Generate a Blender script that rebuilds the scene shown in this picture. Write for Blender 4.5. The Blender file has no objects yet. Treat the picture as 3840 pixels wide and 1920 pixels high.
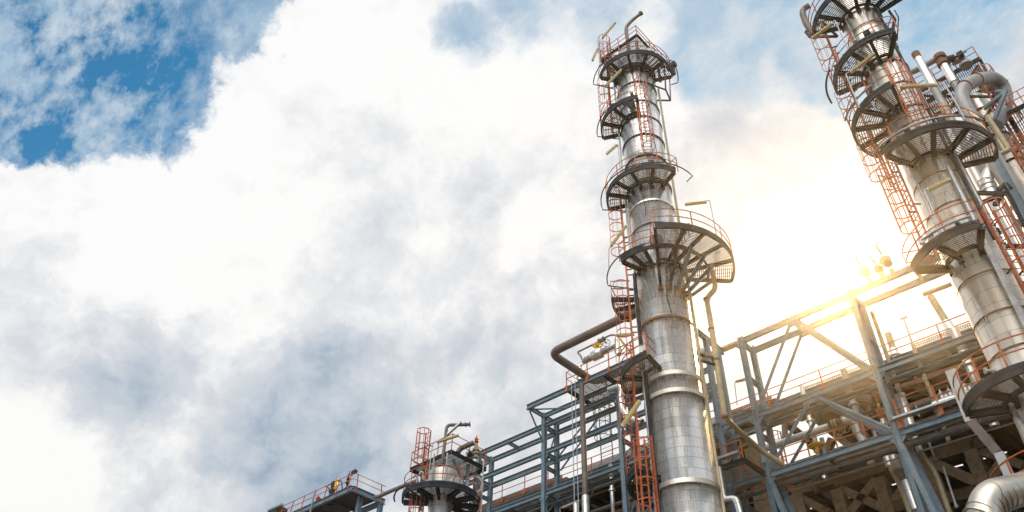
import bpy, math, random
from math import sin, cos, pi, radians, hypot, atan2, sqrt
from mathutils import Vector as V, Matrix
random.seed(7)
sc = bpy.context.scene
# ------------------------------------------------------------------ camera
# world axes: X runs along the pipe rack, Y across it, Z up; the camera stands at eye height
FPX, PITCH, ROLL, YAW = 2948.7, 0.7233, 0.0374, -0.7753
EYE = V((0, 0, 1.6))
def _axes():
    cp, sp = cos(PITCH), sin(PITCH)
    c, s = cos(ROLL), sin(ROLL)
    rr = lambda v: V((c*v[0]-s*v[1], s*v[0]+c*v[1], v[2]))
    up, h, r = rr((0, -cp, sp)), rr((0, sp, cp)), rr((1, 0, 0))
    return r, h, up
_r, _h, _u = _axes()
def from_rh(a, b, z):                       # right / ahead / up -> world
    return V((a*cos(YAW)+b*sin(YAW), -a*sin(YAW)+b*cos(YAW), z))
def cam_to_world(d):
    return from_rh(d.dot(_r), d.dot(_h), d.dot(_u))
right, down, fwd = (cam_to_world(V(a)) for a in ((1, 0, 0), (0, 1, 0), (0, 0, 1)))
cam_d = bpy.data.cameras.new('camera'); cam = bpy.data.objects.new('camera', cam_d)
sc.collection.objects.link(cam); sc.camera = cam
m = Matrix((( right.x, -down.x, -fwd.x, EYE.x), (right.y, -down.y, -fwd.y, EYE.y), (right.z, -down.z, -fwd.z, EYE.z), (0, 0, 0, 1)))
cam.matrix_world = m
cam_d.sensor_width = 36; cam_d.lens = FPX/3840*36; cam_d.clip_start = .1; cam_d.clip_end = 5000
# survey: direction of a mark on the photograph, met with a known plane of the plant
TILE = {'A1':(1560,1400,2.477),'A2':(1940,1180,2.477),'A3':(2600,1120,3.22),'A4':(2600,1500,3.067),'A5':(2900,1020,3.067),'A6':(3000,1400,2.477),
 'A7':(3420,1080,3.067),'A8':(3420,1500,3.067),'B1':(1000,1600,4.025),'B2':(1480,1560,3.579),'B3':(3320,1000,3.067),'B4':(3400,700,2.927),
 'B5':(3400,180,2.927),'B6':(2980,0,2.927),'B7':(2000,1600,4.025),'B8':(3080,300,2.927),'S':(0,0,1),
 'c1':(2150,0,1.84),'c2':(2150,600,1.84),'c3':(2150,1220,1.84),'c4':(2950,0,1.84),'c6':(3140,1220,1.84)}
def rayd(k, x, y):
    a, b, s = TILE[k]
    return cam_to_world(V((a+x/s-1920, b+y/s-960, FPX)))
def onT(k, x, y, t): d = rayd(k, x, y); return EYE+d*(t/d.y)
def onZ(k, x, y, z): d = rayd(k, x, y); return EYE+d*((z-1.6)/d.z)
def onD(k, x, y, D): d = rayd(k, x, y); return EYE+d*(D/hypot(d.x, d.y))
def polar(az, D, z=0): a = radians(az); return from_rh(D*sin(a), D*cos(a), z)
# ------------------------------------------------------------------ sun and sky
SUN_AZ, SUN_EL = 28.4, 36.6
sd = from_rh(sin(radians(SUN_AZ))*cos(radians(SUN_EL)), cos(radians(SUN_AZ))*cos(radians(SUN_EL)), sin(radians(SUN_EL)))
sl = bpy.data.lights.new('sun', 'SUN'); so = bpy.data.objects.new('sun', sl); sc.collection.objects.link(so)
so.location = (0, 0, 60); so.rotation_euler = sd.to_track_quat('Z', 'Y').to_euler()
sl.energy = 5.0; sl.angle = radians(.6); sl.color = (1, .64, .26)
w = bpy.data.worlds.new('World'); sc.world = w; w.use_nodes = True
nt = w.node_tree; nt.nodes.clear(); N = nt.nodes.new; L = nt.links.new
class NG:
    """small helper to write node maths"""
    def __init__(s, tree): s.t = tree
    def n(s, typ, **kw):
        o = s.t.nodes.new(typ)
        for k, v in kw.items(): setattr(o, k, v)
        return o
    def put(s, sock, v):
        if isinstance(v, bpy.types.NodeSocket): s.t.links.new(v, sock)
        elif v is not None: sock.default_value = v
    def m(s, op, a, b=None, c=None, clamp=False):
        o = s.n('ShaderNodeMath', operation=op, use_clamp=clamp)
        for i, v in enumerate((a, b, c)):
            if v is not None: s.put(o.inputs[i], v)
        return o.outputs[0]
    def dot(s, a, v):
        o = s.n('ShaderNodeVectorMath', operation='DOT_PRODUCT'); s.put(o.inputs[0], a); s.put(o.inputs[1], v); return o.outputs['Value']
    def ramp(s, f, lo, hi, a=0., b=1.):
        o = s.n('ShaderNodeMapRange', interpolation_type='SMOOTHSTEP'); s.put(o.inputs[0], f)
        for i, v in enumerate((lo, hi, a, b)): s.put(o.inputs[i+1], v)
        return o.outputs[0]
    def noise(s, vec, scale, det=6, rough=.55, dist=0.):
        o = s.n('ShaderNodeTexNoise'); s.put(o.inputs['Vector'], vec)
        o.inputs['Scale'].default_value = scale; o.inputs['Detail'].default_value = det
        o.inputs['Roughness'].default_value = rough; o.inputs['Distortion'].default_value = dist
        return o.outputs['Fac']
    def mix(s, f, a, b, blend='MIX'):
        o = s.n('ShaderNodeMix', data_type='RGBA', blend_type=blend)
        s.put(o.inputs[0], f); s.put(o.inputs[6], a); s.put(o.inputs[7], b); return o.outputs[2]
    def mapping(s, vec, scale=(1, 1, 1), loc=(0, 0, 0)):
        o = s.n('ShaderNodeMapping'); s.put(o.inputs[0], vec); o.inputs['Scale'].default_value = scale; o.inputs['Location'].default_value = loc; return o.outputs[0]
def c3(r, g, b): return (r, g, b, 1)
def srgb(r, g, b):
    f = lambda c: (c/255/12.92) if c/255 <= .04045 else ((c/255+.055)/1.055)**2.4
    return (f(r), f(g), f(b), 1)
g = NG(nt)
tc = g.n('ShaderNodeTexCoord').outputs['Generated']
def sdir(x, y): return rayd('S', x, y).normalized()
# domain warp so that cloud outlines billow
wn = g.n('ShaderNodeTexNoise'); g.put(wn.inputs['Vector'], tc); wn.inputs['Scale'].default_value = 6; wn.inputs['Detail'].default_value = 8; wn.inputs['Roughness'].default_value = .68
wv = g.n('ShaderNodeVectorMath', operation='SUBTRACT'); g.put(wv.inputs[0], wn.outputs['Color']); wv.inputs[1].default_value = (.5, .5, .5)
ws = g.n('ShaderNodeVectorMath', operation='SCALE'); g.put(ws.inputs[0], wv.outputs[0]); ws.inputs['Scale'].default_value = .075
wa = g.n('ShaderNodeVectorMath', operation='ADD'); g.put(wa.inputs[0], tc); g.put(wa.inputs[1], ws.outputs[0])
wz = g.n('ShaderNodeVectorMath', operation='NORMALIZE'); g.put(wz.inputs[0], wa.outputs[0]); wp = wz.outputs[0]
n1 = g.noise(wp, 3.0, 10, .62); n2 = g.noise(wp, 8.5, 10, .64); n3 = g.noise(tc, 17, 6, .6)
def blob(x, y, deg, soft=1.0, vec=None):        # smooth spot round a sky direction, 1 in the middle
    return g.ramp(g.dot(vec or wp, tuple(sdir(x, y))), cos(radians(deg)), cos(radians(deg*max(0., 1-soft))))
def half(x1, y1, x2, y2, lo, hi):               # smooth half-space bounded by the great circle through two directions
    n = sdir(x1, y1).cross(sdir(x2, y2)).normalized()
    return g.ramp(g.dot(wp, tuple(n)), lo, hi)
# clear wedge, upper left
nm = g.m('ADD', g.m('MULTIPLY', n1, .5), g.m('MULTIPLY', n2, .5))
wedge = g.m('MULTIPLY', half(430, 740, 1200, -40, .10, -.10), half(-200, 590, 620, 750, .07, -.07))
wedge = g.m('ADD', wedge, g.m('MULTIPLY', g.m('MULTIPLY', g.m('SUBTRACT', nm, .5), 2.2), g.ramp(wedge, .02, .3)))
cumulus = g.ramp(wedge, .58, .42)
def add(lst, vec=None):
    t_ = None
    for a, b, r, k in lst:
        q = g.m('MULTIPLY', blob(a, b, r, vec=vec), k); t_ = q if t_ is None else g.m('ADD', t_, q)
    return t_
pat = add(((1640, 20, 4, .5), (1700, 165, 3.2, .72), (2050, 60, 7, .40), (2130, -60, 7, .45), (2560, 90, 8, .55), (2900, 110, 9, .60), (3350, 60, 8, .7), (3560, -80, 8, 1.3), (3200, 230, 5, .4), (1850, 100, 4, .45)))
pat = g.m('ADD', pat, g.m('MULTIPLY', g.m('MULTIPLY', g.m('SUBTRACT', nm, .5), 3.4), g.ramp(pat, .02, .35)))
thinning = g.ramp(pat, .34, .95)
cumulus = g.m('MULTIPLY', cumulus, g.m('SUBTRACT', 1.0, g.m('MULTIPLY', thinning, .9)))
# thin veil over the blue: long soft streaks
rot = g.n('ShaderNodeMapping'); g.put(rot.inputs[0], tc); rot.inputs['Rotation'].default_value = (.3, .5, .6); rot.inputs['Scale'].default_value = (1.7, 3.6, 3.0)
v1 = g.noise(rot.outputs[0], 2.8, 10, .66); v2 = g.noise(rot.outputs[0], 9.0, 10, .66)
veil = g.ramp(g.m('ADD', g.m('MULTIPLY', v1, .60), g.m('MULTIPLY', v2, .40)), .34, .64)
blues = add(((330, 90, 6, .50), (520, 200, 5, .42), (880, 230, 5, .26), (250, 380, 7, .45), (560, 440, 5, .26), (110, 20, 6, .5), (600, 560, 5, .32), (0, 300, 7, .45), (330, 600, 5, .40), (60, 560, 5, .4), (700, 30, 5, .25), (3560, -100, 8, .6)), tc)
veil = g.m('SUBTRACT', g.m('ADD', g.m('MULTIPLY', veil, .62), .46), g.m('MULTIPLY', blues, g.m('SUBTRACT', 1.0, veil)), clamp=True)
sky = g.n('ShaderNodeTexSky', sky_type='NISHITA', sun_disc=False); sky.sun_elevation = radians(SUN_EL)
sky.sun_rotation = atan2(sd.x, sd.y); sky.air_density = 1.0; sky.dust_density = .4; sky.ozone_density = 3
blue = g.mix(1.0, sky.outputs[0], c3(.034, .125, .138), 'MULTIPLY')
thin = g.mix(g.ramp(n3, .35, .65), srgb(172, 198, 219), srgb(208, 220, 230))
back = g.mix(g.m('MULTIPLY', veil, .96), blue, thin)
# body of the clouds: white, soft grey folds, slate toward the lower middle
fn_ = g.noise(wp, 4.6, 8, .56)
dk = add(((1450, 1250, 18, .19), (1200, 1620, 9, .40), (800, 1800, 16, .20), (1950, 1250, 13, .14), (1750, 1750, 16, .16), (300, 1750, 14, .17), (700, 1500, 9, .10),
          (1120, 780, 7, .10), (1380, 640, 7, .04), (500, 1100, 12, .20), (2250, 850, 9, .16), (100, 850, 9, .20), (1400, 260, 9, .08), (3700, 500, 9, .34), (3600, 120, 9, .25), (1900, 650, 6, .15), (2600, 700, 12, .16), (2900, 450, 8, .14)))
lt = add(((850, 850, 10, .35), (200, 660, 8, .2), (1900, 330, 9, .25), (560, 1000, 6, .25), (1300, 120, 7, .25), (2050, 880, 5, .22), (0, 1900, 8, .8), (950, 1420, 5, .14), (900, 1180, 6, .2), (2900, 650, 10, .05)))
off = g.n('ShaderNodeVectorMath', operation='ADD'); g.put(off.inputs[0], wp); off.inputs[1].default_value = tuple(right*-.012+down*-.024)
off2 = g.n('ShaderNodeVectorMath', operation='ADD'); g.put(off2.inputs[0], wp); off2.inputs[1].default_value = tuple(right*-.03+down*-.06)
relief = g.m('ADD', g.m('MULTIPLY', g.m('SUBTRACT', g.noise(off.outputs[0], 8.5, 10, .64), n2), 1.8), g.m('MULTIPLY', g.m('SUBTRACT', g.noise(off2.outputs[0], 3.0, 10, .62), n1), 2.3))
puff = g.m('ADD', g.m('MULTIPLY', g.m('SUBTRACT', .5, fn_), g.m('ADD', .8, g.m('MULTIPLY', dk, .7))), relief)
shade = g.m('SUBTRACT', g.m('ADD', g.m('ADD', g.m('MULTIPLY', dk, 1.15), .10), puff), lt)
shade = g.m('MULTIPLY', g.m('MULTIPLY', shade, g.ramp(dk, 0.0, .55, .50, .86)), g.m('SUBTRACT', 1.0, g.m('MULTIPLY', shade, .15)), clamp=True)
cr = g.n('ShaderNodeValToRGB'); g.put(cr.inputs[0], shade); e = cr.color_ramp.elements
e[0].position = 0; e[0].color = c3(.985, .985, .985); e[1].position = 1; e[1].color = srgb(132, 158, 184)
for p_, c_ in ((.10, srgb(248, 248, 248)), (.25, srgb(233, 235, 238)), (.45, srgb(213, 218, 225)), (.70, srgb(188, 200, 212))):
    x_ = e.new(p_); x_.color = c_
cloudc = cr.outputs[0]
col = g.mix(cumulus, back, cloudc)
# brightening and warmth round the veiled sun
sunv = tuple(sdir(3130, 1050))      # the thin bright spot of the cloud deck over the rack
glow1 = g.ramp(g.dot(tc, sunv), cos(radians(15)), cos(radians(0)))
glow2 = g.m('POWER', g.ramp(g.dot(tc, sunv), cos(radians(7)), 1.0), 1.5)
col = g.mix(g.m('MULTIPLY', glow1, .30), col, c3(1.0, .93, .80))
col = g.mix(glow2, col, c3(1.7, 1.6, 1.4))
# behind the camera: bright opening added as soft key light, darker banks for contrast
kd = from_rh(-.28, -.62, .80).normalized()
backside = g.ramp(g.dot(tc, tuple(from_rh(0, 1, 0))), .10, -.25)
nb = g.ramp(g.noise(tc, 2.6, 5, .55), .38, .62, .55, 1.3)
nbc = g.n('ShaderNodeCombineColor'); [g.put(nbc.inputs[i_], g.m('MULTIPLY', nb, k_)) for i_, k_ in enumerate((.94, .98, 1.0))]
col = g.mix(backside, col, g.mix(1.0, col, nbc.outputs[0], 'MULTIPLY'))
col = g.mix(g.m('MULTIPLY', g.ramp(g.dot(tc, tuple(kd)), cos(radians(42)), cos(radians(14))), backside), col, c3(4.2, 4.05, 3.8))
# dull band toward the horizon
zz = g.n('ShaderNodeSeparateXYZ'); g.put(zz.inputs[0], tc)
col = g.mix(g.ramp(zz.outputs[2], .18, -.02), col, srgb(150, 158, 166))
bg = g.n('ShaderNodeBackground'); g.put(bg.inputs[0], col); bg.inputs[1].default_value = 1.0
wo = g.n('ShaderNodeOutputWorld'); L(bg.outputs[0], wo.inputs[0])
sc.view_settings.view_transform = 'Standard'; sc.view_settings.look = 'None'; sc.view_settings.gamma = 1; sc.view_settings.exposure = 0
sc.cycles.use_denoising = True; sc.cycles.max_bounces = 8
# ------------------------------------------------------------------ materials
def mat(name, base, rough=.5, metal=0., dirt=None, dirt_amt=.35, dscale=1.2, var=.25, bump=0.0, streak=False, emit=None):
    m_ = bpy.data.materials.new(name); m_.use_nodes = True; k = NG(m_.node_tree)
    p = m_.node_tree.nodes['Principled BSDF']
    tcd = k.n('ShaderNodeTexCoord').outputs['Object']
    v = k.mapping(tcd, (3, 3, .35)) if streak else tcd
    a = k.noise(v, dscale, 7, .62); b = k.noise(tcd, dscale*7, 4, .6)
    col_ = k.mix(k.ramp(a, .3, .7), c3(*[c*(1-var) for c in base]), c3(*[min(1, c*(1+var)) for c in base]))
    if dirt: col_ = k.mix(k.m('MULTIPLY', k.ramp(k.m('ADD', k.m('MULTIPLY', a, .5), k.m('MULTIPLY', b, .5)), .46, .64), dirt_amt), col_, c3(*dirt))
    k.put(p.inputs['Base Color'], col_)
    k.put(p.inputs['Roughness'], k.ramp(b, .2, .8, rough*.8, min(1, rough*1.2))); p.inputs['Metallic'].default_value = metal
    p.inputs['Specular IOR Level'].default_value = .28
    if bump:
        bn = k.n('ShaderNodeBump'); bn.inputs['Strength'].default_value = bump; bn.inputs['Distance'].default_value = .02
        k.put(bn.inputs['Height'], k.noise(tcd, dscale*9, 5, .6)); k.put(p.inputs['Normal'], bn.outputs[0])
    return m_
def cladding(name, base, R, hz=.9, wx=2.6, rough=.34, rust=.28, grime=(.16, .12, .08)):
    """aluminium jacket: courses, staggered vertical laps, dents, run-off stains; object space, the jacket's axis is the object's Z"""
    m_ = bpy.data.materials.new(name); m_.use_nodes = True; k = NG(m_.node_tree)
    p = m_.node_tree.nodes['Principled BSDF']
    tcd = k.n('ShaderNodeTexCoord').outputs['Object']
    s_ = k.n('ShaderNodeSeparateXYZ'); k.put(s_.inputs[0], tcd); x, y, z = s_.outputs
    ang = k.m('MULTIPLY', k.m('ARCTAN2', y, x), R)
    cv = k.n('ShaderNodeCombineXYZ'); k.put(cv.inputs[0], ang); k.put(cv.inputs[1], z)
    br = k.n('ShaderNodeTexBrick'); k.put(br.inputs['Vector'], cv.outputs[0]); br.offset = .5
    br.inputs['Color1'].default_value = c3(0, 0, 0); br.inputs['Color2'].default_value = c3(1, 1, 1); br.inputs['Mortar'].default_value = c3(.5, .5, .5)
    br.inputs['Scale'].default_value = 1; br.inputs['Mortar Size'].default_value = .014; br.inputs['Mortar Smooth'].default_value = .3
    br.inputs['Brick Width'].default_value = wx; br.inputs['Row Height'].default_value = hz; br.inputs['Bias'].default_value = 0
    tone = k.n('ShaderNodeSeparateColor'); k.put(tone.inputs[0], br.outputs['Color'])
    st = k.n('ShaderNodeCombineXYZ'); k.put(st.inputs[0], k.m('MULTIPLY', ang, 3.0)); k.put(st.inputs[1], k.m('MULTIPLY', z, .14)); k.put(st.inputs[2], k.m('MULTIPLY', tone.outputs[0], .12))
    sn = k.noise(st.outputs[0], 1.6, 7, .62, .3); fn = k.noise(tcd, 3, 4, .55); ln = k.noise(cv.outputs[0], .35, 4, .5)
    base_c = k.mix(k.m('MULTIPLY', tone.outputs[0], .35), c3(*base), c3(*[c*.88 for c in base]))
    base_c = k.mix(k.m('MULTIPLY', k.ramp(k.m('ADD', k.m('MULTIPLY', sn, .90), k.m('MULTIPLY', fn, .10)), .50, .74), rust*1.7, clamp=True), base_c, c3(*grime))
    base_c = k.mix(k.m('MULTIPLY', k.ramp(ln, .42, .70), rust), base_c, c3(.36, .26, .14))
    base_c = k.mix(k.m('MULTIPLY', br.outputs['Fac'], .58), base_c, c3(.07, .06, .05))
    k.put(p.inputs['Base Color'], base_c)
    p.inputs['Metallic'].default_value = .88
    k.put(p.inputs['Roughness'], k.m('ADD', k.ramp(sn, .3, .7, rough*.75, rough*1.3), k.m('MULTIPLY', tone.outputs[0], .08)))
    bn = k.n('ShaderNodeBump'); bn.inputs['Strength'].default_value = .16; bn.inputs['Distance'].default_value = .02
    h_ = k.m('SUBTRACT', k.m('ADD', k.m('MULTIPLY', sn, .8), k.m('MULTIPLY', ln, 1.2)), k.m('MULTIPLY', br.outputs['Fac'], .5))
    k.put(bn.inputs['Height'], h_); k.put(p.inputs['Normal'], bn.outputs[0])
    return m_
STEEL = mat('steel_blue_paint', (.15, .24, .305), .5, 0, (.17, .09, .05), .6, 2.2, .28)
NAVY = mat('dark_navy_paint', (.012, .022, .034), .75, 0, (.10, .07, .05), .3, 1.2, .4)
ORANGE = mat('orange_rail_paint', (.50, .115, .034), .5, 0, (.25, .05, .02), .7, 1.3, .35)
GRATE = mat('galvanised_grating', (.15, .145, .14), .6, .3, (.16, .11, .08), .3, 2, .25)
PIPE = mat('grey_primer_pipe', (.165, .140, .130), .5, .1, (.22, .11, .06), .35, .8, .25, .1)
GPIPE = mat('blue_grey_pipe', (.30, .32, .34), .45, .2, (.30, .18, .08), .45, .7, .25, .1)
YPIPE = mat('beige_drain_pipe', (.40, .34, .22), .5, .1, (.28, .15, .07), .4, .8, .22, .1)
GALV = mat('galvanised_steel', (.36, .37, .38), .45, .6, (.2, .13, .08), .3, 2.5, .3)
LAMPY = mat('yellowed_lamp_housing', (.42, .30, .085), .5, 0, (.2, .12, .04), .4, 3, .25)
LAMPG = mat('lamp_glass', (.62, .52, .26), .25, 0, None, 0, 3, .1)
RED = mat('red_valve_paint', (.50, .03, .03), .4, 0, (.15, .03, .02), .4, 4, .2)
YELLOW = mat('yellow_valve_paint', (.75, .46, .02), .4, 0, (.3, .18, .04), .3, 4, .15)
RUST = mat('rusty_flange', (.22, .10, .055), .75, .1, (.07, .04, .03), .5, 4, .35, .3)
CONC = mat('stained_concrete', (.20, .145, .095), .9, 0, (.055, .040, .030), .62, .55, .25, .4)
SOOT_SHADE = mat('sooty_shaded_concrete', (.105, .072, .046), .95, 0, (.030, .022, .016), .7, .7, .4, .4)  # darker concrete for the girders: their shade is put into the colour with soot
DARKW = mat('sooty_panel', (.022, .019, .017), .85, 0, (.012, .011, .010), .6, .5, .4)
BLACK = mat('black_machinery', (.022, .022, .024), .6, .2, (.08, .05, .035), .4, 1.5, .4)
WHITE = mat('pale_paint', (.55, .55, .54), .5, 0, (.25, .2, .15), .35, 1, .15)
GROUND = mat('plant_yard_concrete', (.085, .082, .078), .95, 0, (.05, .047, .045), .4, .15, .2)
CL_A = cladding('jacket_middle_tower', (.95, .95, .945), 1.27, .49, 2.4, .22, .17)
CL_B = cladding('jacket_right_tower', (.92, .87, .78), 1.03, .62, 2.2, .30, .24)
CL_L = cladding('jacket_short_column', (.60, .58, .55), .61, 1.6, 2.0, .48, .30)
CL_P = cladding('jacket_pipe', (.78, .77, .75), .3, 1.0, 3, .30, .20)
DUCT = cladding('jacket_duct', (.62, .56, .49), .5, 5, 9, .42, .2)
CL_C = cladding('jacket_rear_column', (.80, .76, .70), .5, 1.1, 1.6, .36, .30)
# ------------------------------------------------------------------ mesh builder
ORG = {}
class MB:
    def __init__(s): s.v = []; s.f = []; s.sm = []
    def add(s, vs, fs, smooth=False):
        o = len(s.v); s.v += [tuple(v) for v in vs]; s.f += [tuple(i+o for i in f) for f in fs]; s.sm += [smooth]*len(fs); return s
    def box(s, c, h, ax=None):
        c = V(c); ax = ax or (V((1, 0, 0)), V((0, 1, 0)), V((0, 0, 1)))
        vs = [c+ax[0]*(h[0]*i)+ax[1]*(h[1]*j)+ax[2]*(h[2]*k) for i in (-1, 1) for j in (-1, 1) for k in (-1, 1)]
        return s.add(vs, [(0, 1, 3, 2), (4, 6, 7, 5), (0, 4, 5, 1), (2, 3, 7, 6), (0, 2, 6, 4), (1, 5, 7, 3)])
    def bar(s, p, q, wd, hd, up=(0, 0, 1)):
        p = V(p); q = V(q); d = (q-p); l = d.length
        if l < 1e-6: return s
        d /= l; up = V(up); x = d.cross(up)
        if x.length < 1e-3: x = d.cross(V((1, 0, 0)))
        x.normalize(); y = x.cross(d)
        return s.box((p+q)/2, (wd/2, l/2, hd/2), (x, d, y))
    def ibeam(s, p, q, dep, wid, up=(0, 0, 1), tf=.028, tw=.022):
        p = V(p); q = V(q); d = (q-p).normalized(); up = V(up); x = d.cross(up)
        if x.length < 1e-3: x = d.cross(V((1, 0, 0)))
        x.normalize(); y = x.cross(d).normalized(); a, b = wid/2, dep/2; w_ = tw/2; i_ = b-tf
        pr = [(-a, -b), (a, -b), (a, -i_), (w_, -i_), (w_, i_), (a, i_), (a, b), (-a, b), (-a, i_), (-w_, i_), (-w_, -i_), (-a, -i_)]
        n = 12; vs = [p+x*u+y*v_ for u, v_ in pr]+[q+x*u+y*v_ for u, v_ in pr]
        fs = [(i, (i+1) % n, n+(i+1) % n, n+i) for i in range(n)]
        for o, fl in ((0, 1), (n, 0)):
            for f in ((0, 1, 2, 11), (3, 4, 9, 10), (5, 6, 7, 8)):
                ff = tuple(o+i for i in f); fs.append(ff[::-1] if fl else ff)
        return s.add(vs, fs)
    def path(s, pts, r, n=10, caps=True, closed=False):
        pts = [V(p) for p in pts]; m_ = len(pts); rs = r if isinstance(r, (list, tuple)) else [r]*m_
        tg = []
        for i in range(m_):
            a = pts[(i-1) % m_] if (closed or i > 0) else pts[i]; b = pts[(i+1) % m_] if (closed or i < m_-1) else pts[i]
            tg.append((b-a).normalized())
        x = tg[0].cross(V((0, 0, 1)))
        if x.length < 1e-3: x = tg[0].cross(V((1, 0, 0)))
        x.normalize(); vs = []
        for i in range(m_):
            t_ = tg[i]; x = (x-t_*x.dot(t_)); x.normalize(); y = t_.cross(x)
            vs += [pts[i]+x*(rs[i]*cos(2*pi*j/n))+y*(rs[i]*sin(2*pi*j/n)) for j in range(n)]
        fs = []
        for i in range(m_ if closed else m_-1):
            a, b = i*n, ((i+1) % m_)*n
            fs += [(a+j, a+(j+1) % n, b+(j+1) % n, b+j) for j in range(n)]
        s.add(vs, fs, n > 5)
        if caps and not closed:
            s.add(vs[:n], [tuple(range(n))[::-1]]); s.add(vs[-n:], [tuple(range(n))])
        return s
    def bent(s, pts, r, br, n=12, seg=6):      # pipe run with rounded elbows of radius br
        pts = [V(p) for p in pts]; out = [pts[0]]
        for i in range(1, len(pts)-1):
            a, b, c = pts[i-1], pts[i], pts[i+1]; u = (a-b); v_ = (c-b); k = min(br, u.length*.49, v_.length*.49); u.normalize(); v_.normalize()
            p, q = b+u*k, b+v_*k
            for j in range(seg+1):
                t_ = j/seg; out.append(p*(1-t_)**2+b*(2*t_*(1-t_))+q*t_**2)
        out.append(pts[-1]); return s.path(out, r, n)
    def lathe(s, c, prof, n=48, smooth=True, caps=True):   # prof: (r, z)
        c = V(c); vs = []; fs = []
        for r, z in prof: vs += [c+V((r*cos(2*pi*j/n), r*sin(2*pi*j/n), z)) for j in range(n)]
        for i in range(len(prof)-1):
            a, b = i*n, (i+1)*n; fs += [(a+j, a+(j+1) % n, b+(j+1) % n, b+j) for j in range(n)]
        s.add(vs, fs, smooth)
        if caps: s.add(vs[:n], [tuple(range(n))[::-1]]); s.add(vs[-n:], [tuple(range(n))])
        return s
    def disc(s, c, ax, r, th, n=20, hole=0):
        c = V(c); ax = V(ax).normalized()
        if not hole: return s.path([c-ax*th/2, c+ax*th/2], r, n)
        x = ax.cross(V((0, 0, 1)));  x = x if x.length > 1e-3 else V((1, 0, 0)); x.normalize(); y = ax.cross(x); vs = []
        for rr, hh in ((hole, -1), (r, -1), (r, 1), (hole, 1)): vs += [c+ax*(hh*th/2)+x*(rr*cos(2*pi*j/n))+y*(rr*sin(2*pi*j/n)) for j in range(n)]
        fs = []
        for i in range(4): a, b = i*n, ((i+1) % 4)*n; fs += [(a+j, a+(j+1) % n, b+(j+1) % n, b+j) for j in range(n)]
        return s.add(vs, fs)
    def arcbar(s, c, r0, r1, z0, z1, a0, a1, F, n=None):  # curved bar of rectangular section, angles in radians through frame F
        n = n or max(2, int(abs(a1-a0)/radians(6))); vs = []; fs = []
        for i in range(n+1):
            a = a0+(a1-a0)*i/n
            for r, z in ((r0, z0), (r1, z0), (r1, z1), (r0, z1)): vs.append(F(a, r, z))
        for i in range(n):
            a, b = i*4, i*4+4
            fs += [(a+j, a+(j+1) % 4, b+(j+1) % 4, b+j) for j in range(4)]
        fs += [(0, 1, 2, 3), tuple(n*4+j for j in (3, 2, 1, 0))]
        return s.add(vs, fs)
    def build(s, name, material, parent=None, loc=None, weighted=True):
        o0 = V(loc) if loc is not None else (ORG[parent.name] if parent else V((0, 0, 0)))
        me = bpy.data.meshes.new(name); me.from_pydata([tuple(V(v)-o0) for v in s.v], [], s.f)
        me.polygons.foreach_set('use_smooth', s.sm); me.materials.append(material)
        import bmesh
        b_ = bmesh.new(); b_.from_mesh(me); bmesh.ops.recalc_face_normals(b_, faces=b_.faces); b_.to_mesh(me); b_.free()
        o = bpy.data.objects.new(name, me); sc.collection.objects.link(o)
        if parent: o.parent = parent
        else: o.location = o0
        ORG[o.name] = o0
        return o
def thing(name, label, cat, loc, group=None):
    o = bpy.data.objects.new(name, None); sc.collection.objects.link(o); o.location = loc; o.empty_display_size = .5
    ORG[o.name] = V(loc); o['label'] = label; o['category'] = cat
    if group: o['group'] = group
    return o
def tag(o, label, cat, group=None):
    o['label'] = label; o['category'] = cat
    if group: o['group'] = group
    return o
def struct(name, mb, m_):
    o = mb.build(name, m_); o['kind'] = 'structure'; return o
# ------------------------------------------------------------------ ground
struct('ground', MB().add([(-900, -900, 0), (900, -900, 0), (900, 900, 0), (-900, 900, 0)], [(0, 1, 2, 3)]), GROUND)
# ------------------------------------------------------------------ tower kit
class Tower:
    def __init__(s, az, D): s.az = radians(az); s.c = polar(az, D); s.toc = from_rh(-sin(s.az), -cos(s.az), 0); s.ri = from_rh(cos(s.az), -sin(s.az), 0)
    def P(s, a, r, z): return s.c+s.toc*(r*cos(a))+s.ri*(r*sin(a))+V((0, 0, z))
    def Pd(s, deg, r, z): return s.P(radians(deg), r, z)
    def rad(s, deg): return s.toc*cos(radians(deg))+s.ri*sin(radians(deg))
def handrail_arc(T, root, z, r, a0, a1, ret=None, h=1.08, posts=None, step=26):
    n = max(3, int(abs(a1-a0)/6)); rl = MB()
    for hh in (h, h*.52):
        pts = [T.Pd(a0+(a1-a0)*i/n, r, z+hh) for i in range(n+1)]
        if ret:
            if ret[0] is not None: pts = [T.Pd(a0, ret[0], z+hh)]+pts
            if ret[1] is not None: pts = pts+[T.Pd(a1, ret[1], z+hh)]
        rl.path(pts, .026, 6)
    hr = rl.build('handrail', ORANGE, root)
    k = max(1, round(abs(a1-a0)/step)); al = posts or [a0+(a1-a0)*i/k for i in range(k+1)]
    for a in al:
        MB().bar(T.Pd(a, r, z-.12), T.Pd(a, r, z+h), .065, .02, T.rad(a)).build('handrail_post', ORANGE, hr)
    return hr
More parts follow.
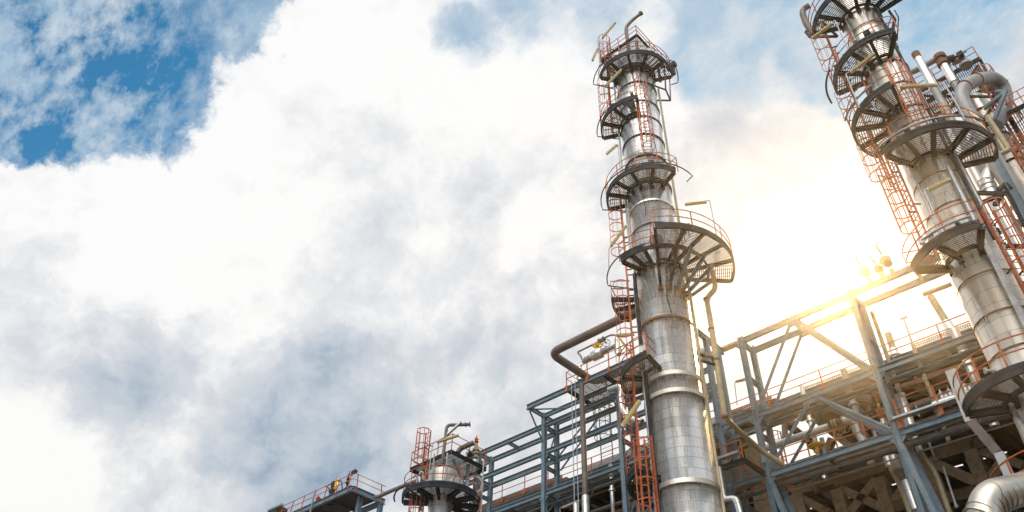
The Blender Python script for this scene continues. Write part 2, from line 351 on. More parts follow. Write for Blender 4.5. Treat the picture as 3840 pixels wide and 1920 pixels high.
def grate_sector(mb, T, z, r0, r1, a0, a1, pitch=.105, wd=.040):
    am = (a0+a1)/2; hw = abs(a1-a0)/2; ch = cos(radians(hw))
    tn = T.toc*-sin(radians(am))+T.ri*cos(radians(am)); rd = T.rad(am)
    x = r0*ch
    while x < r1-.02:
        # clip the chord line at distance x to the sector, the rim circle and the hole circle
        half_ = min(x*math.tan(radians(hw)), sqrt(max(0, r1*r1-x*x)))
        inn = sqrt(max(0, r0*r0-x*x)) if x < r0 else 0
        base = T.c+rd*x+V((0, 0, z))
        segs = [(-half_, half_)] if inn <= 0 else [(-half_, -inn), (inn, half_)]
        for u, v_ in segs:
            if v_-u > .04: mb.bar(base+tn*u, base+tn*v_, wd, .025)
        x += pitch
    y = -r1*sin(radians(hw))
    while y < r1*sin(radians(hw)):
        lo = max(sqrt(max(0, r0*r0-y*y)), abs(y)/math.tan(radians(hw)) if hw < 89 else 0); hi = sqrt(max(0, r1*r1-y*y))
        if hi-lo > .05: mb.bar(T.c+tn*y+rd*lo+V((0, 0, z+.02)), T.c+tn*y+rd*hi+V((0, 0, z+.02)), .022, .02)
        y += .30
def platform(T, root, R, z, r, br, rail=True, ra=None, ret=None, knee=None, depth=.22, posts=None, label=None, rr=None, railh=1.08, edge=True):
    a0, a1 = min(br), max(br); fr = MB(); F = T.P
    fr.arcbar(None, r-.045, r+.045, z-.20, z+.06, radians(a0), radians(a1), F)
    fr.arcbar(None, r+.048, r+.062, z+.02, z+.17, radians(a0), radians(a1), F)
    fr.arcbar(None, R+.06, R+.13, z-.16, z+.02, radians(a0), radians(a1), F)
    pf = fr.build('platform', NAVY, root)
    if label: pf['label'] = label
    for a in br:
        b = MB(); p, q = T.Pd(a, R-.02, z-.17), T.Pd(a, r-.05, z-.12)
        b.ibeam(p, q, depth, .16)
        b.bar(T.Pd(a, R+.02, z-.50), T.Pd(a, R+.02, z-.05), .22, .05, T.rad(a))
        if knee: b.bar(T.Pd(a, R, z-knee), T.Pd(a, (r+R)/2+.25, z-.2), .09, .09)
        b.build('bracket', NAVY, pf)
    gr = MB(); sb = sorted(br)
    for u, v_ in zip(sb, sb[1:]): grate_sector(gr, T, z+.03, R+.10, r-.05, u, v_)
    gr.build('grating', GRATE, pf)
    if rail:
        x0, x1 = ra or (a0, a1); handrail_arc(T, pf, z+.05, (rr or r)+.03, x0, x1, ret, railh, posts)
    return pf
def ladder(T, root, deg, r, z0, z1, cage=None, wid=.46, out=None, cr=.40, smat=ORANGE, face=None):
    """caged ladder standing r out from the tower axis; face turns it"""
    fa = radians(face if face is not None else deg); nrm = T.toc*cos(fa)+T.ri*sin(fa); tn = T.toc*-sin(fa)+T.ri*cos(fa)
    b = T.Pd(deg, r, 0); ld = MB()
    for s_ in (-1, 1): ld.bar(b+tn*(s_*wid/2)+V((0, 0, z0)), b+tn*(s_*wid/2)+V((0, 0, z1)), .03, .085, nrm)
    lo = ld.build('ladder', smat, root); rg = MB(); z = z0+.2
    while z < z1: rg.path([b-tn*(wid/2)+V((0, 0, z)), b+tn*(wid/2)+V((0, 0, z))], .016, 5); z += .30
    rg.build('rungs', NAVY, lo)
    if cage:
        c0, c1 = cage; hp = MB(); k = max(2, round((c1-c0)/.95)); mid = b+nrm*.36; arc = [(-128+256*i/12) for i in range(13)]
        cc = lambda dg, z, rr=cr: mid+nrm*(rr*cos(radians(dg)))+tn*(rr*sin(radians(dg)))+V((0, 0, z))
        for i in range(k+1):
            z = c0+(c1-c0)*i/k; pts = [b-tn*(wid/2)+V((0, 0, z))]+[cc(d_, z) for d_ in arc]+[b+tn*(wid/2)+V((0, 0, z))]
            for p, q in zip(pts, pts[1:]): hp.bar(p, q, .018, .06)
        for d_ in (-100, -60, -20, 20, 60, 100): hp.bar(cc(d_, c0), cc(d_, c1), .016, .05, tn)
        hp.build('cage', smat, lo)
        for zz_ in (z0+.6,):
            sp = MB()
            zq = z0+.5
            while zq < z1:
                for s_ in (-1, 1): sp.bar(b+tn*(s_*wid/2)+V((0, 0, zq)), b+tn*(s_*wid/2)-nrm*(r*.9-abs(r*.9-.0)+.0 if False else .30)+V((0, 0, zq)), .05, .05)
                zq += 2.4
            sp.build('standoff', NAVY, lo)
    return lo
def ring(T, root, R, z, h=.07, out=.05, m_=None, name='stiffening_ring'):
    b = MB().lathe(T.c+V((0, 0, 0)), [(R-.01, z-h/2), (R+out, z-h/2), (R+out, z+h/2), (R-.01, z+h/2)], 64, False, False); return b.build(name, m_ or NAVY, root)
def manway(T, root, deg, R, z, r=.34, m_=None):
    n = T.rad(deg); c = T.Pd(deg, R, z); b = MB().path([c-n*.1, c+n*.22], r*.8, 20).disc(c+n*.24, n, r, .07, 24)
    o = b.build('manway', m_ or GALV, root); bb = MB(); x = n.cross(V((0, 0, 1))).normalized(); y = V((0, 0, 1))
    for j in range(16):
        a = 2*pi*j/16; q = c+n*.28+x*(r*.86*cos(a))+y*(r*.86*sin(a)); bb.path([q-n*.07, q+n*.05], .026, 6)
    bb.build('bolts', BLACK, o); return o
# ------------------------------------------------------------------ lamps
def lamp(label, ends, pole=None, wid=.17, hgt=.13, head=None, dark=False):
    a, b = V(ends[0]), V(ends[1]); base = V(pole[-1]) if pole else (a+b)/2
    t_ = thing('floodlight', label, 'lamp', base, 'strip lamps on the towers and the pipe rack')
    d = (b-a).normalized(); x = d.cross(V((0, 0, 1))).normalized(); y = x.cross(d)
    hs = MB(); c = (a+b)/2; l = (b-a).length/2
    pr = [(-wid/2, -hgt*.25), (-wid*.36, hgt*.5), (wid*.36, hgt*.5), (wid/2, -hgt*.25)]
    vs = [a+x*u+y*v_ for u, v_ in pr]+[b+x*u+y*v_ for u, v_ in pr]
    hs.add(vs, [(0, 1, 5, 4), (1, 2, 6, 5), (2, 3, 7, 6), (3, 2, 1, 0), (4, 5, 6, 7), (3, 0, 4, 7)])
    hs.build('housing', GALV if dark else LAMPY, t_)
    MB().box(c-y*(hgt*.36), (wid*.40, l*.96, hgt*.10), (x, d, y)).build('lens', LAMPG if not dark else LAMPY, t_)
    for s_ in (-1, 1): MB().box(c+d*(s_*(l+.012))-y*.01, (wid*.5, .02, hgt*.42), (x, d, y)).build('end_cap', GALV, t_)
    if pole: MB().bent([V(p) for p in pole], .030, .25, 8).build('pole', GALV, t_)
    return t_
def lampD(label, k, e, D, pole=None, dD=0, **kw):
    P = [onD(k, *e[0], D), onD(k, *e[1], D+dD)]
    return lamp(label, P, [onD(k, x, y, D2) for x, y, D2 in pole] if pole else None, **kw)
# ------------------------------------------------------------------ middle tower
TA = Tower(13.9, 33.0); RA = 1.25
A = thing('distillation_column', 'tall silver jacketed tower in the middle, ringed by dark platforms and orange ladders', 'tower', TA.c)
MB().lathe(TA.c, [(1.36, 0), (1.36, 21.0), (1.30, 21.0), (1.30, 31.6), (RA, 31.6), (1.27, 40.8), (1.27, 46.3), (1.16, 46.5), (1.10, 47.7), (.8, 48.2), (.3, 48.45)], 72).build('shell', CL_A, A)
for z in (44.4, 42.4, 40.8, 39.1, 37.2): ring(TA, A, 1.27, z)
for z in (35.15, 33.4, 31.6): ring(TA, A, 1.27, z, .09, .06, CL_A if z == 33.4 else NAVY)
ring(TA, A, 1.30, 25.2, .12, .07, RUST); ring(TA, A, 1.30, 28.62, .10, .06)
for z in (21.87, 20.93, 16.55): ring(TA, A, 1.34, z, .20, .13, DUCT, 'flange_ring')
ring(TA, A, 1.28, 46.35, .16, .12)
platform(TA, A, 1.27, 46.0, 2.46, [-68, -36, -6, 24, 54, 88], ra=(-74, 92), label='top ring platform of the middle tower')
platform(TA, A, 1.27, 41.2, 2.50, [-97, -69, -38, 0], ret=(1.5, 1.5))
platform(TA, A, 1.27, 34.85, 2.48, [-100, -71, -46, -20, 9, 40], ra=(-98, 44), ret=(None, 1.5))
platform(TA, A, 1.30, 28.87, 2.50, [-48, -32, -14], ra=(-50, -4), ret=(None, None))
# wide fan shaped balcony on raking struts
fan = [1, 23, 39, 59, 80, 106]
pf = platform(TA, A, 1.30, 28.90, 3.88, fan, ra=(0, 88), ret=(2.6, None), depth=.16, label='wide fan shaped balcony on raking struts')
fb = MB().arcbar(None, 2.50, 2.58, 28.62, 28.86, radians(-14), radians(106), TA.P); fb.build('ring_beam', NAVY, pf)
for i, a in enumerate(fan):
    top = TA.Pd(a, 2.85 if i else 3.8, 28.75); ft = TA.Pd([-1, 19, 36, 53, 66, 80][i], 1.32, 27.0)
    MB().ibeam(ft, top, .16, .14).build('strut', STEEL if i > 1 else NAVY, pf)
    MB().box(ft, (.10, .10, .13)).build('gusset', RUST, pf)
# small corner landings down the left side
platform(TA, A, 1.30, 22.45, 2.45, [-112, -75, -24], ret=(None, 1.5)); platform(TA, A, 1.33, 17.15, 2.5, [-122, -90, -52], ret=(None, 1.6)); platform(TA, A, 1.30, 27.45, 2.60, [-128, -104, -82], ret=(1.6, 1.6))
# roof deck, a square corner sticking toward the camera
def sqdeck(root, x0, x1, y0, y1, z, open_sides=(), knees=None, railh=1.08, dep=.22, legs=None):
    fr = MB()
    for a, b in (((x0, y0), (x1, y0)), ((x1, y0), (x1, y1)), ((x1, y1), (x0, y1)), ((x0, y1), (x0, y0))):
        d = V((b[0]-a[0], b[1]-a[1], 0)).normalized()*.07
        fr.ibeam(V((a[0], a[1], z))-d*0, V((b[0], b[1], z)), dep, .12)
    pf = fr.build('platform', NAVY, root); gr = MB(); x = x0+.1
    while x < x1-.05: gr.bar((x, y0+.05, z+.09), (x, y1-.05, z+.09), .045, .03); x += .11
    y = y0+.3
    while y < y1-.1: gr.bar((x0+.05, y, z+.115), (x1-.05, y, z+.115), .022, .02); y += .35
    gr.build('grating', GRATE, pf); rl = MB(); c = {'f': ((x0, y0), (x1, y0)), 'r': ((x1, y0), (x1, y1)), 'b': ((x1, y1), (x0, y1)), 'l': ((x0, y1), (x0, y0))}
    ps = []
    for k, (a, b) in c.items():
        if k in open_sides: continue
        for hh in (railh, railh*.52): rl.path([(a[0], a[1], z+.1+hh), (b[0], b[1], z+.1+hh)], .026, 6)
        l = hypot(b[0]-a[0], b[1]-a[1]); n = max(1, round(l/1.25))
        ps += [(a[0]+(b[0]-a[0])*i/n, a[1]+(b[1]-a[1])*i/n) for i in range(n+1)]
    hr = rl.build('handrail', ORANGE, pf); seen = set()
    for p in ps:
        key = (round(p[0], 2), round(p[1], 2))
        if key in seen: continue
        seen.add(key); MB().bar((p[0], p[1], z-.1), (p[0], p[1], z+.1+railh), .055, .03, (0, 1, 0)).build('handrail_post', ORANGE, hr)
    return pf
sqdeck(A, -18.3, -15.25, 26.85, 29.9, 48.35)
for x, y in ((-15.5, 27.1), (-18.0, 27.1), (-15.5, 29.6)):
    MB().ibeam((x, y, 46.1), (x, y, 48.2), .14, .14).build('deck_leg', NAVY, A)
manway(TA, A, 2, 1.30, 30.1, .36, RUST); manway(TA, A, -18, 1.27, 42.0, .3, NAVY)
# ladders of the middle tower
ladder(TA, A, 9, 1.62, 34.9, 43.4, (37.1, 43.4))
ladder(TA, A, -98, 1.85, 41.2, 47.2, (43.2, 47.2)); ladder(TA, A, -62, 1.72, 46.0, 50.3, (47.6, 50.3))
ladder(TA, A, -92, 1.72, 28.9, 36.0, (31.0, 34.8)); ladder(TA, A, -84, 1.74, 22.5, 28.7, (24.2, 28.4))
ladder(TA, A, -80, 1.90, 17.1, 23.4, (19.2, 22.3)); ladder(TA, A, -43, 2.02, 9.0, 18.6, (9.2, 18.3))
for i, (a, z0, z1, r_) in enumerate(((78, 2, 44.5, .07), (-66, 10, 28, .09), (-60, 17, 34, .05), (-74, 30, 47, .06), (70, 20, 33, .045))):
    MB().path([TA.Pd(a, 1.46, z0), TA.Pd(a, 1.46, z1)], r_, 8).build('conduit', GALV if i % 2 else YPIPE, A)
for a, z0, z1 in ((-58, 22.6, 28.6), (-54, 10, 22.4)):
    MB().bar(TA.Pd(a, 1.52, z0), TA.Pd(a, 1.52, z1), .26, .07, TA.rad(a)).build('cable_tray', NAVY, A)
for a, z in ((-30, 29.7), (30, 42), (20, 36), (-35, 47), (40, 47.1), (25, 29.8)):
    n = TA.rad(a); c = TA.Pd(a, 1.25, z); o = MB().path([c, c+n*.45], .07, 10).disc(c+n*.45, n, .13, .05, 14).build('nozzle', GALV, A)
# curved conduit hoops outside the third and fourth platforms
for z, r_, a0, a1 in ((34.75, 2.85, -98, 62), (28.8, 2.8, -95, -5), (45.9, 2.85, -80, -30), (45.9, 2.85, 60, 100), (41.0, 2.8, -90, -30)):
    n = 18; pts = [TA.Pd(a0+(a1-a0)*i/n, r_, z) for i in range(n+1)]; pts = [TA.Pd(a0-3, 1.4, z-.5)]+pts+[TA.Pd(a1+2, 2.4, z-.1)]
    MB().path(pts, .035, 6).build('conduit_hoop', NAVY, A)
# davit box structure on the right flank under the top platform
dv = MB()
for a, z0, z1 in ((62, 43.4, 45.9), (88, 43.4, 45.9)): dv.bar(TA.Pd(a, 2.1, z0), TA.Pd(a, 2.3, z1), .07, .07)
dv.bar(TA.Pd(62, 2.1, 43.4), TA.Pd(88, 2.1, 43.4), .09, .09); dv.bar(TA.Pd(88, 2.1, 43.4), TA.Pd(92, 1.2, 43.8), .08, .08); dv.bar(TA.Pd(62, 2.1, 43.4), TA.Pd(55, 1.2, 44.6), .08, .08)
dv.build('hanging_frame', NAVY, A)
# clutter box on the right edge of the top platform
MB().box(TA.Pd(92, 2.55, 47.3), (.35, .16, .18)).box(TA.Pd(92, 2.6, 46.7), (.12, .12, .35)).build('junction_box', BLACK, A)
# vent above the roof
vp = onD('c1', 375, 290, 32.3)
tag(MB().bent([vp+V((0, 0, -2.0)), vp, onD('c1', 362, 190, 32.3), onD('c1', 400, 145, 32.3), onD('c1', 466, 95, 32.3)], .13, .35, 12).disc(onD('c1', 466, 93, 32.3), onD('c1', 466, 95, 32.3)-onD('c1', 400, 145, 32.3), .19, .10, 16).build('vent_pipe', PIPE, None, vp+V((0, 0, -2))),
    'dark cranked vent pipe rising from the roof of the middle tower', 'pipe')
lampD('strip lamp tilted above the caged ladder on top of the middle tower', 'c1', ((203, 258), (288, 158)), 31.6, [(205, 255, 31.6), (187, 275, 31.6), (195, 350, 31.6)])
lampD('strip lamp standing off the left edge of the top ring platform, middle tower', 'c1', ((132, 415), (165, 342)), 31.6, [(165, 342, 31.6), (178, 380, 31.6), (190, 470, 31.6)])
lampD('strip lamp slung just under the top ring platform of the middle tower', 'c1', ((225, 590), (328, 485)), 30.6, [(225, 588, 30.6), (212, 605, 30.7), (218, 680, 31)])
lampD('strip lamp on a pole left of the third platform, middle tower', 'c1', ((232, 1060), (298, 1003)), 31.2, [(298, 1003, 31.2), (307, 995, 31.2), (325, 1190, 31.2)])
lampD('strip lamp leaning beside the left ladder of the middle tower', 'c2', ((262, 590), (362, 458)), 31.2, [(262, 592, 31.2), (245, 610, 31.2), (245, 740, 31.3)])
lampD('strip lamp on the tall hooked pole above the fan shaped balcony', 'c2', ((775, 306), (915, 290)), 31.3, [(915, 280, 31.3), (940, 278, 31.3), (965, 400, 31.4), (990, 530, 31.4)])
# drain pipe falling from the fan balcony, beige
dp = [onD('c2', 958, 765, 33.2), onD('c2', 985, 890, 33.2), onD('c2', 918, 950, 33.2), onD('c2', 950, 1130, 33.2), onD('c3', 985, 230, 33.2), onD('c3', 1045, 640, 33.2), onD('c3', 1288, 860, 36.6), onD('A4', 1020, 740, 37.2)]
p1 = thing('drain_pipe', 'long beige pipe dropping from the fan balcony and kinking into the rack', 'pipe', (dp[4].x, dp[4].y, 0))
MB().bent(dp, .135, .45, 14).build('pipe_run', YPIPE, p1)
for k_, x_, y_ in (('c2', 918, 960), ('c2', 952, 1170), ('c3', 985, 240), ('c3', 1045, 632)):
    c_ = onD(k_, x_, y_, 33.2); MB().disc(c_, (0, 0, 1), .16, .10, 14).build('joint', RUST, p1)
cl = MB(); c_ = onD('c3', 985, 240, 33.2)
for dz in (-.28, .08): cl.bar(c_+V((0, 0, dz)), TA.Pd(70, 1.36, c_.z+dz), .1, .1)
cl.build('clamp', NAVY, p1)
# ------------------------------------------------------------------ right tower
TB = Tower(38.6, 28.5); RB = 1.03
B = thing('distillation_column', 'nearest silver tower at the right, cut by the top edge, with a broad dark round platform', 'tower', TB.c)
MB().lathe(TB.c, [(1.05, 0), (1.05, 27.0), (1.0, 27.0), (.96, 34), (.92, 38), (.92, 44)], 72).build('shell', CL_B, B)
for z in (25.9, 24.2, 22.7, 20.6, 18.9, 17.4, 15.9, 14.0, 12.4): ring(TB, B, 1.05, z, .045, .025, RUST)
for z in (28.6, 30.3, 32.0, 33.7, 35.5, 37.0): ring(TB, B, .98, z, .05, .03, RUST)
platform(TB, B, .95, 38.55, 2.35, [-70, -45, -18, 8, 34, 62, 84], rail=True, label='topmost platform of the right tower, cut by the frame')
platform(TB, B, .98, 34.1, 2.32, [-86, -54, -24, 0, 28], ra=(-90, 32), ret=(1.3, 1.3))
platform(TB, B, .98, 30.55, 2.32, [-128, -100, -69, -41, -17, 0], ra=(-128, 2))
platform(TB, B, 1.0, 27.1, 2.45, [-33, -10, 16, 48, 80, 108], ra=(-45, 110), label='broad round platform at mid height of the right tower')
platform(TB, B, 1.05, 21.8, 2.32, [-62, -25, 16], ra=(-72, 18), ret=(1.4, None), depth=.30)
platform(TB, B, 1.05, 15.85, 2.32, [-78, -42, -12, 20, 50], ra=(-84, 60), depth=.26)
platform(TB, B, 1.05, 12.15, 2.42, [-84, -50, -20, 15, 50], ra=(-92, 60), depth=.26)
ladder(TB, B, -80, 1.78, 34.1, 39.6, (36.0, 39.0)); ladder(TB, B, -88, 1.70, 30.6, 36.0, (32.3, 34.0)); ladder(TB, B, -100, 1.7, 27.1, 31.8, (28.3, 30.5))
ladder(TB, B, 14, 1.45, 27.1, 32.4, (29.0, 32.3)); ladder(TB, B, -52, 1.62, 21.8, 28.2, (23.6, 27.0)); ladder(TB, B, 40, 1.66, 10.0, 23.0, (12.5, 22.9))
for a, z0, z1, r_, m_ in ((28, 10, 26, .09, GALV), (-38, 22, 27, .05, GALV), (60, 12, 27, .06, GALV), (48, 22, 38, .07, NAVY), (-30, 31, 38, .05, GALV)):
    MB().path([TB.Pd(a, 1.16, z0), TB.Pd(a, 1.16, z1)], r_, 8).build('conduit', m_, B)
MB().bar(TB.Pd(24, 1.25, 11), TB.Pd(24, 1.25, 21.6), .20, .07, TB.rad(24)).build('cable_tray', GALV, B)
for z, r_, a0, a1, m_ in ((27.25, 2.75, -40, 60, GALV), (34.0, 2.75, -95, -50, NAVY), (22.0, 2.6, -30, 10, GALV), (30.7, 2.7, -60, -15, GALV)):
    n = 16; MB().path([TB.Pd(a0+(a1-a0)*i/n, r_, z) for i in range(n+1)], .05, 6).build('conduit_hoop', m_, B)
for a, z in ((-12, 35.2), (-25, 34.9), (10, 28.6), (5, 22.9), (-60, 17.0)):
    n_ = TB.rad(a); c = TB.Pd(a, .98, z); MB().path([c, c+n_*.4], .06, 10).disc(c+n_*.4, n_, .11, .05, 14).build('nozzle', GALV, B)
# grab frame and stub pipe hanging at the upper left of the tower
gf = onD('B6', 120, 350, 28.3)
q = [onD('B6', x, y, 28.2) for x, y in ((160, 60), (100, 95), (85, 140), (125, 260), (175, 330), (215, 385))]
tag(MB().bent(q, .17, .4, 14).build('elbow_pipe', PIPE, None, q[-1]), 'short rusty elbow pipe hooked left of the topmost right tower platform', 'pipe')
fr = MB(); q = [onD('B6', x, y, 28.2) for x, y in ((118, 350), (165, 405), (470, 400), (300, 240))]
for a_, b_ in ((0, 1), (1, 2), (0, 3), (3, 2)): fr.bar(q[a_], q[b_], .09, .12)
fr.build('bracket', NAVY, B)
dr = MB(); q = [onD('B6', x, y, 28.4) for x, y in ((1035, 120), (1100, 215), (1075, 330))]; dr.bar(q[0], q[1], .12, .12); dr.bar(q[1], q[2], .12, .12)
q = [onD('B6', x, y, 28.4) for x, y in ((1095, 110), (1140, 190), (1125, 440), (1085, 465))]; dr.path(q, .03, 6); dr.build('hanging_frame', NAVY, B)
lampD('strip lamp below the topmost platform of the right tower, far left', 'B6', ((200, 415), (408, 265)), 26.3, [(410, 262, 26.3), (440, 215, 26.3), (520, 400, 26.3), (590, 540, 26.3)])
lampD('strip lamp crossing the shell under the second right tower platform', 'B6', ((622, 790), (872, 597)), 25.9, [(600, 790, 25.9), (560, 810, 25.9), (640, 1010, 26.0), (710, 1180, 26.1)])
lampD('strip lamp held level right of the orange cage, right tower', 'B5', ((-60, 428), (330, 405)), 26.3, [(335, 385, 26.3), (400, 375, 26.3), (560, 630, 26.3), (640, 790, 26.3)])
lampD('strip lamp on a hooked pole against the lower shell of the right tower', 'B4', ((240, 35), (470, -75)), 26.6, [(240, 15, 26.6), (185, 20, 26.6), (300, 300, 26.6), (410, 560, 26.6)])
# ------------------------------------------------------------------ short column at lower left
TL = Tower(-4.7, 44.5); RL = .62
Lc = thing('distillation_column', 'short grey column at bottom left under a square deck and a round platform', 'tower', TL.c)
MB().lathe(TL.c, [(.62, 0), (.62, 20.4), (.78, 21.2), (.86, 21.5), (.86, 22.9), (.84, 23.1), (.5, 23.25)], 48).build('shell', CL_L, Lc)
platform(TL, Lc, .64, 21.35, 2.25, [-100, -72, -40, -8, 28, 62, 98, 130], ra=(-105, 130), depth=.30, label='round platform of the short column')
sqdeck(Lc, -36.6, -32.85, 28.9, 31.9, 24.15, railh=1.1)
for x, y in ((-33.6, 29.2), (-33.1, 30.6), (-33.4, 31.6), (-35.8, 29.4)):
    MB().ibeam((x, y, 21.4), (x, y, 24.05), .16, .16).build('deck_leg', STEEL, Lc)
MB().bar((-33.1, 31.0, 22.0), (-33.1, 29.3, 23.9), .14, .14).build('knee_brace', STEEL, Lc)
manway(TL, Lc, 40, 1.12, 22.05, .46, WHITE)
MB().path([TL.Pd(40, .7, 22.05), TL.Pd(40, 1.15, 22.05)], .38, 20).build('nozzle', CL_L, Lc)
MB().disc(onD('B2', 1075, 915, 43.6), rayd('B2', 1075, 915), .52, .14, 30, .38).build('open_flange', WHITE, Lc)
ladder(TL, Lc, -52, 1.45, 21.4, 25.3, (23.2, 25.2)); ladder(TL, Lc, -60, 1.25, 12, 21.6, (14, 21.2))
for a, r_ in ((-40, .05), (8, .07), (80, .05)): MB().path([TL.Pd(a, 1.0 if a < 80 else 2.4, 12 if a > 50 else 21.4), TL.Pd(a, 1.0 if a < 80 else 2.4, 23.9)], r_, 8).build('conduit', GALV, Lc)
n = 14; MB().path([TL.Pd(-100+50*i/n, 2.75, 21.3) for i in range(n+1)]+[TL.Pd(-48, 1.2, 20.8)], .05, 6).build('conduit_hoop', NAVY, Lc)
q = [onD('B2', x, y, 43.9) for x, y in ((640, 640), (672, 370), (690, 240), (700, 120), (860, 120), (1010, 112))]
o = tag(MB().bent(q, .105, .3, 12).disc(q[-1], q[-1]-q[-2], .19, .05, 16).disc(q[-1]*.62+q[-2]*.38, q[-1]-q[-2], .17, .05, 16).build('vent_pipe', PIPE, None, q[0]), 'grey gallows shaped vent pipe on top of the short column', 'pipe')
lampD('dark strip lamp slanting up across the gallows vent of the short column', 'B2', ((705, 250), (885, 88)), 43.2, [(705, 250, 43.2), (690, 275, 43.2), (700, 330, 43.2)], dark=True, wid=.26)
lampD('strip lamp lying level left of the gallows vent on the short column', 'B2', ((575, 350), (850, 262)), 42.6, [(575, 335, 42.6), (510, 370, 42.6), (440, 900, 42.6)], wid=.2)
q = [onD('B2', x, y, 44.6) for x, y in ((850, 490), (880, 440), (960, 400), (1060, 360))]
tag(MB().bent(q, .16, .35, 12).build('elbow_pipe', PIPE, None, q[0]), 'brown elbow pipe rising from the square deck to the red valve', 'pipe')
def handwheel(mb, c, ax, r, n=18, tr=.022):
    c = V(c); ax = V(ax).normalized(); x = ax.cross(V((.3, .2, 1))).normalized(); y = ax.cross(x)
    mb.path([c+x*(r*cos(2*pi*j/n))+y*(r*sin(2*pi*j/n)) for j in range(n)], tr, 6, False, True)
    for j in range(5): a = 2*pi*j/5; mb.path([c, c+x*(r*cos(a))+y*(r*sin(a))], tr*.7, 5)
    return mb
def valve(label, base, h, m_body, m_wheel, wr=.22, ax=(0, 0, 1), body=.14, tip=None, loc=None):
    base = V(base); ax = V(ax).normalized(); t_ = thing('valve', label, 'valve', base)
    b = MB().path([base, base+ax*h*.25, base+ax*h*.35, base+ax*h*.5], [body*.7, body*.7, body, body*.6], 14)
    for f in (.04, .26, .46): b.disc(base+ax*(h*f), ax, body*1.35, h*.05, 16)
    b.build('valve_body', m_body, t_)
    MB().path([base+ax*h*.5, base+ax*h*.75, base+ax*h], [body*.45, body*.35, .03], 10).build('stem', m_body if tip is None else tip, t_)
    if m_wheel: handwheel(MB(), base+ax*h*.92, ax, wr).build('handwheel', m_wheel, t_)
    return t_
def lumpv(label, base, h, m_body, r=.16, m2=None):
    base = V(base); t_ = thing('valve', label, 'valve', base)
    MB().lathe(base, [(r*.9, 0), (r*.9, h*.05), (r*.5, h*.06), (r*.5, h*.24), (r, h*.25), (r, h*.31), (r*.75, h*.33), (r*.75, h*.5), (r*.95, h*.51), (r*.95, h*.56), (r*.5, h*.6), (r*.45, h*.8), (r*.25, h*.84), (r*.2, h)], 18).build('valve_body', m_body, t_)
    return t_
vb = onD('B2', 1090, 560, 44.9); z1 = onD('B2', 1097, 380, 44.9); z2 = onD('B2', 1107, 255, 44.9)
tag(MB().path([vb, z1], .14, 14).disc(vb*.7+z1*.3, (0, 0, 1), .24, .08, 16).disc(vb*.45+z1*.55, (0, 0, 1), .24, .1, 16).build('riser_pipe', YPIPE, None, vb), 'stubby brass coloured riser carrying the red valve over the square deck', 'pipe')
lumpv('bright red relief valve at the right end of the square deck', z1, (z2-z1).length, RED, .15)
valve('small spoked handwheel valve behind the square deck rail', onD('B2', 1010, 520, 44.6), .7, BLACK, BLACK, .24, rayd('B2', 1000, 480)*-1)
q = [onD('B2', 250, 830, 43.2), onD('B2', 270, 790, 43.2), onD('B2', 300, 800, 43.2), onD('B2', 300, 900, 43.2)]
for dx in (0, 55): tag(MB().bent([p+TL.ri*dx*.006+V((0, 0, dx*.004)) for p in q], .07, .12, 8).build('goose_vent', GALV, None, q[-1]+TL.ri*dx*.006), ('left' if dx == 0 else 'right')+' one of two little curled grey vents on the round platform', 'pipe')
# long pipe from the short column to the walkway
q = [onD('B2', 300, 870, 46), onD('B2', 100, 945, 47.5), onD('B2', -60, 1010, 49.0), onD('B1', 1690, 1055, 50.5), onD('B1', 1640, 1062, 50.8)]
tag(MB().bent(q, .13, .5, 12).build('link_pipe', PIPE, None, q[0]), 'long brown pipe linking the elevated walkway and the short column', 'pipe')
# ------------------------------------------------------------------ elevated walkway, far left
W = thing('elevated_walkway', 'steel walkway on posts rising from the bottom left corner of the plant', 'walkway', (-47, 31, 0))
x1, yf, yb, zw = -45.75, 31.0, 34.0, 26.4
for y in (yf, yb): MB().ibeam((-90, y, zw), (x1, y, zw), .42, .2).build('beam', STEEL, W)
MB().ibeam((x1, yf+.1, zw), (x1, yb+.1, zw), .42, .2).build('beam', STEEL, W)
for x in (-48.5, -51.5, -55, -59): MB().ibeam((x, yf+.12, zw-.05), (x, yb-.12, zw-.05), .26, .14).build('beam', NAVY, W)
g_ = MB(); y = yf+.2
while y < yb-.1: g_.bar((-90, y, zw+.24), (x1-.1, y, zw+.24), .10, .03); y += .16
g_.box((-68, 32.5, zw+.19), (21.8, 1.2, .012)); g_.build('deck', BLACK, W)
rl = MB()
for hh in (.95, .5): rl.path([(-90, yf, zw+.25+hh), (x1, yf, zw+.25+hh), (x1, yb, zw+.25+hh)], .028, 6)
hr = rl.build('handrail', ORANGE, W); x = x1-.35
while x > -66: MB().bar((x, yf-.12, zw-.15), (x, yf-.0, zw+1.2), .07, .05, (0, 1, 0)).build('handrail_post', ORANGE, hr); x -= 1.45
for y in (yf+.35, yb-.4): MB().bar((x1+.12, y, zw-.15), (x1+.02, y, zw+1.2), .05, .07, (0, 1, 0)).build('handrail_post', ORANGE, hr)
for y in (yf+1.1, yb-.25): MB().ibeam((x1-.35 if y < 33 else x1, y, 0), (x1-.35 if y < 33 else x1, y, zw-.2), .32, .32, (0, 1, 0)).build('post', STEEL, W)
tag(MB().box((-49.6, 31.9, zw+1.0), (.14, .14, .95)).box((-49.6, 31.9, zw+1.95), (.16, .16, .02)).build('marker_post', NAVY, None, (-49.6, 31.9, zw+.2)), 'squat dark upright box post on the elevated walkway', 'post')
lumpv('yellow and red valve behind the walkway rail', onT('B1', 1030, 930, 32), .9, RED, .15)
tag(MB().lathe(onT('B1', 1035, 945, 31.6), [(.12, 0), (.12, .6), (.05, .7)], 12).build('spindle_valve', YELLOW, None, onT('B1', 1035, 945, 31.6)), 'yellow valve stem beside the red valve on the walkway', 'valve')
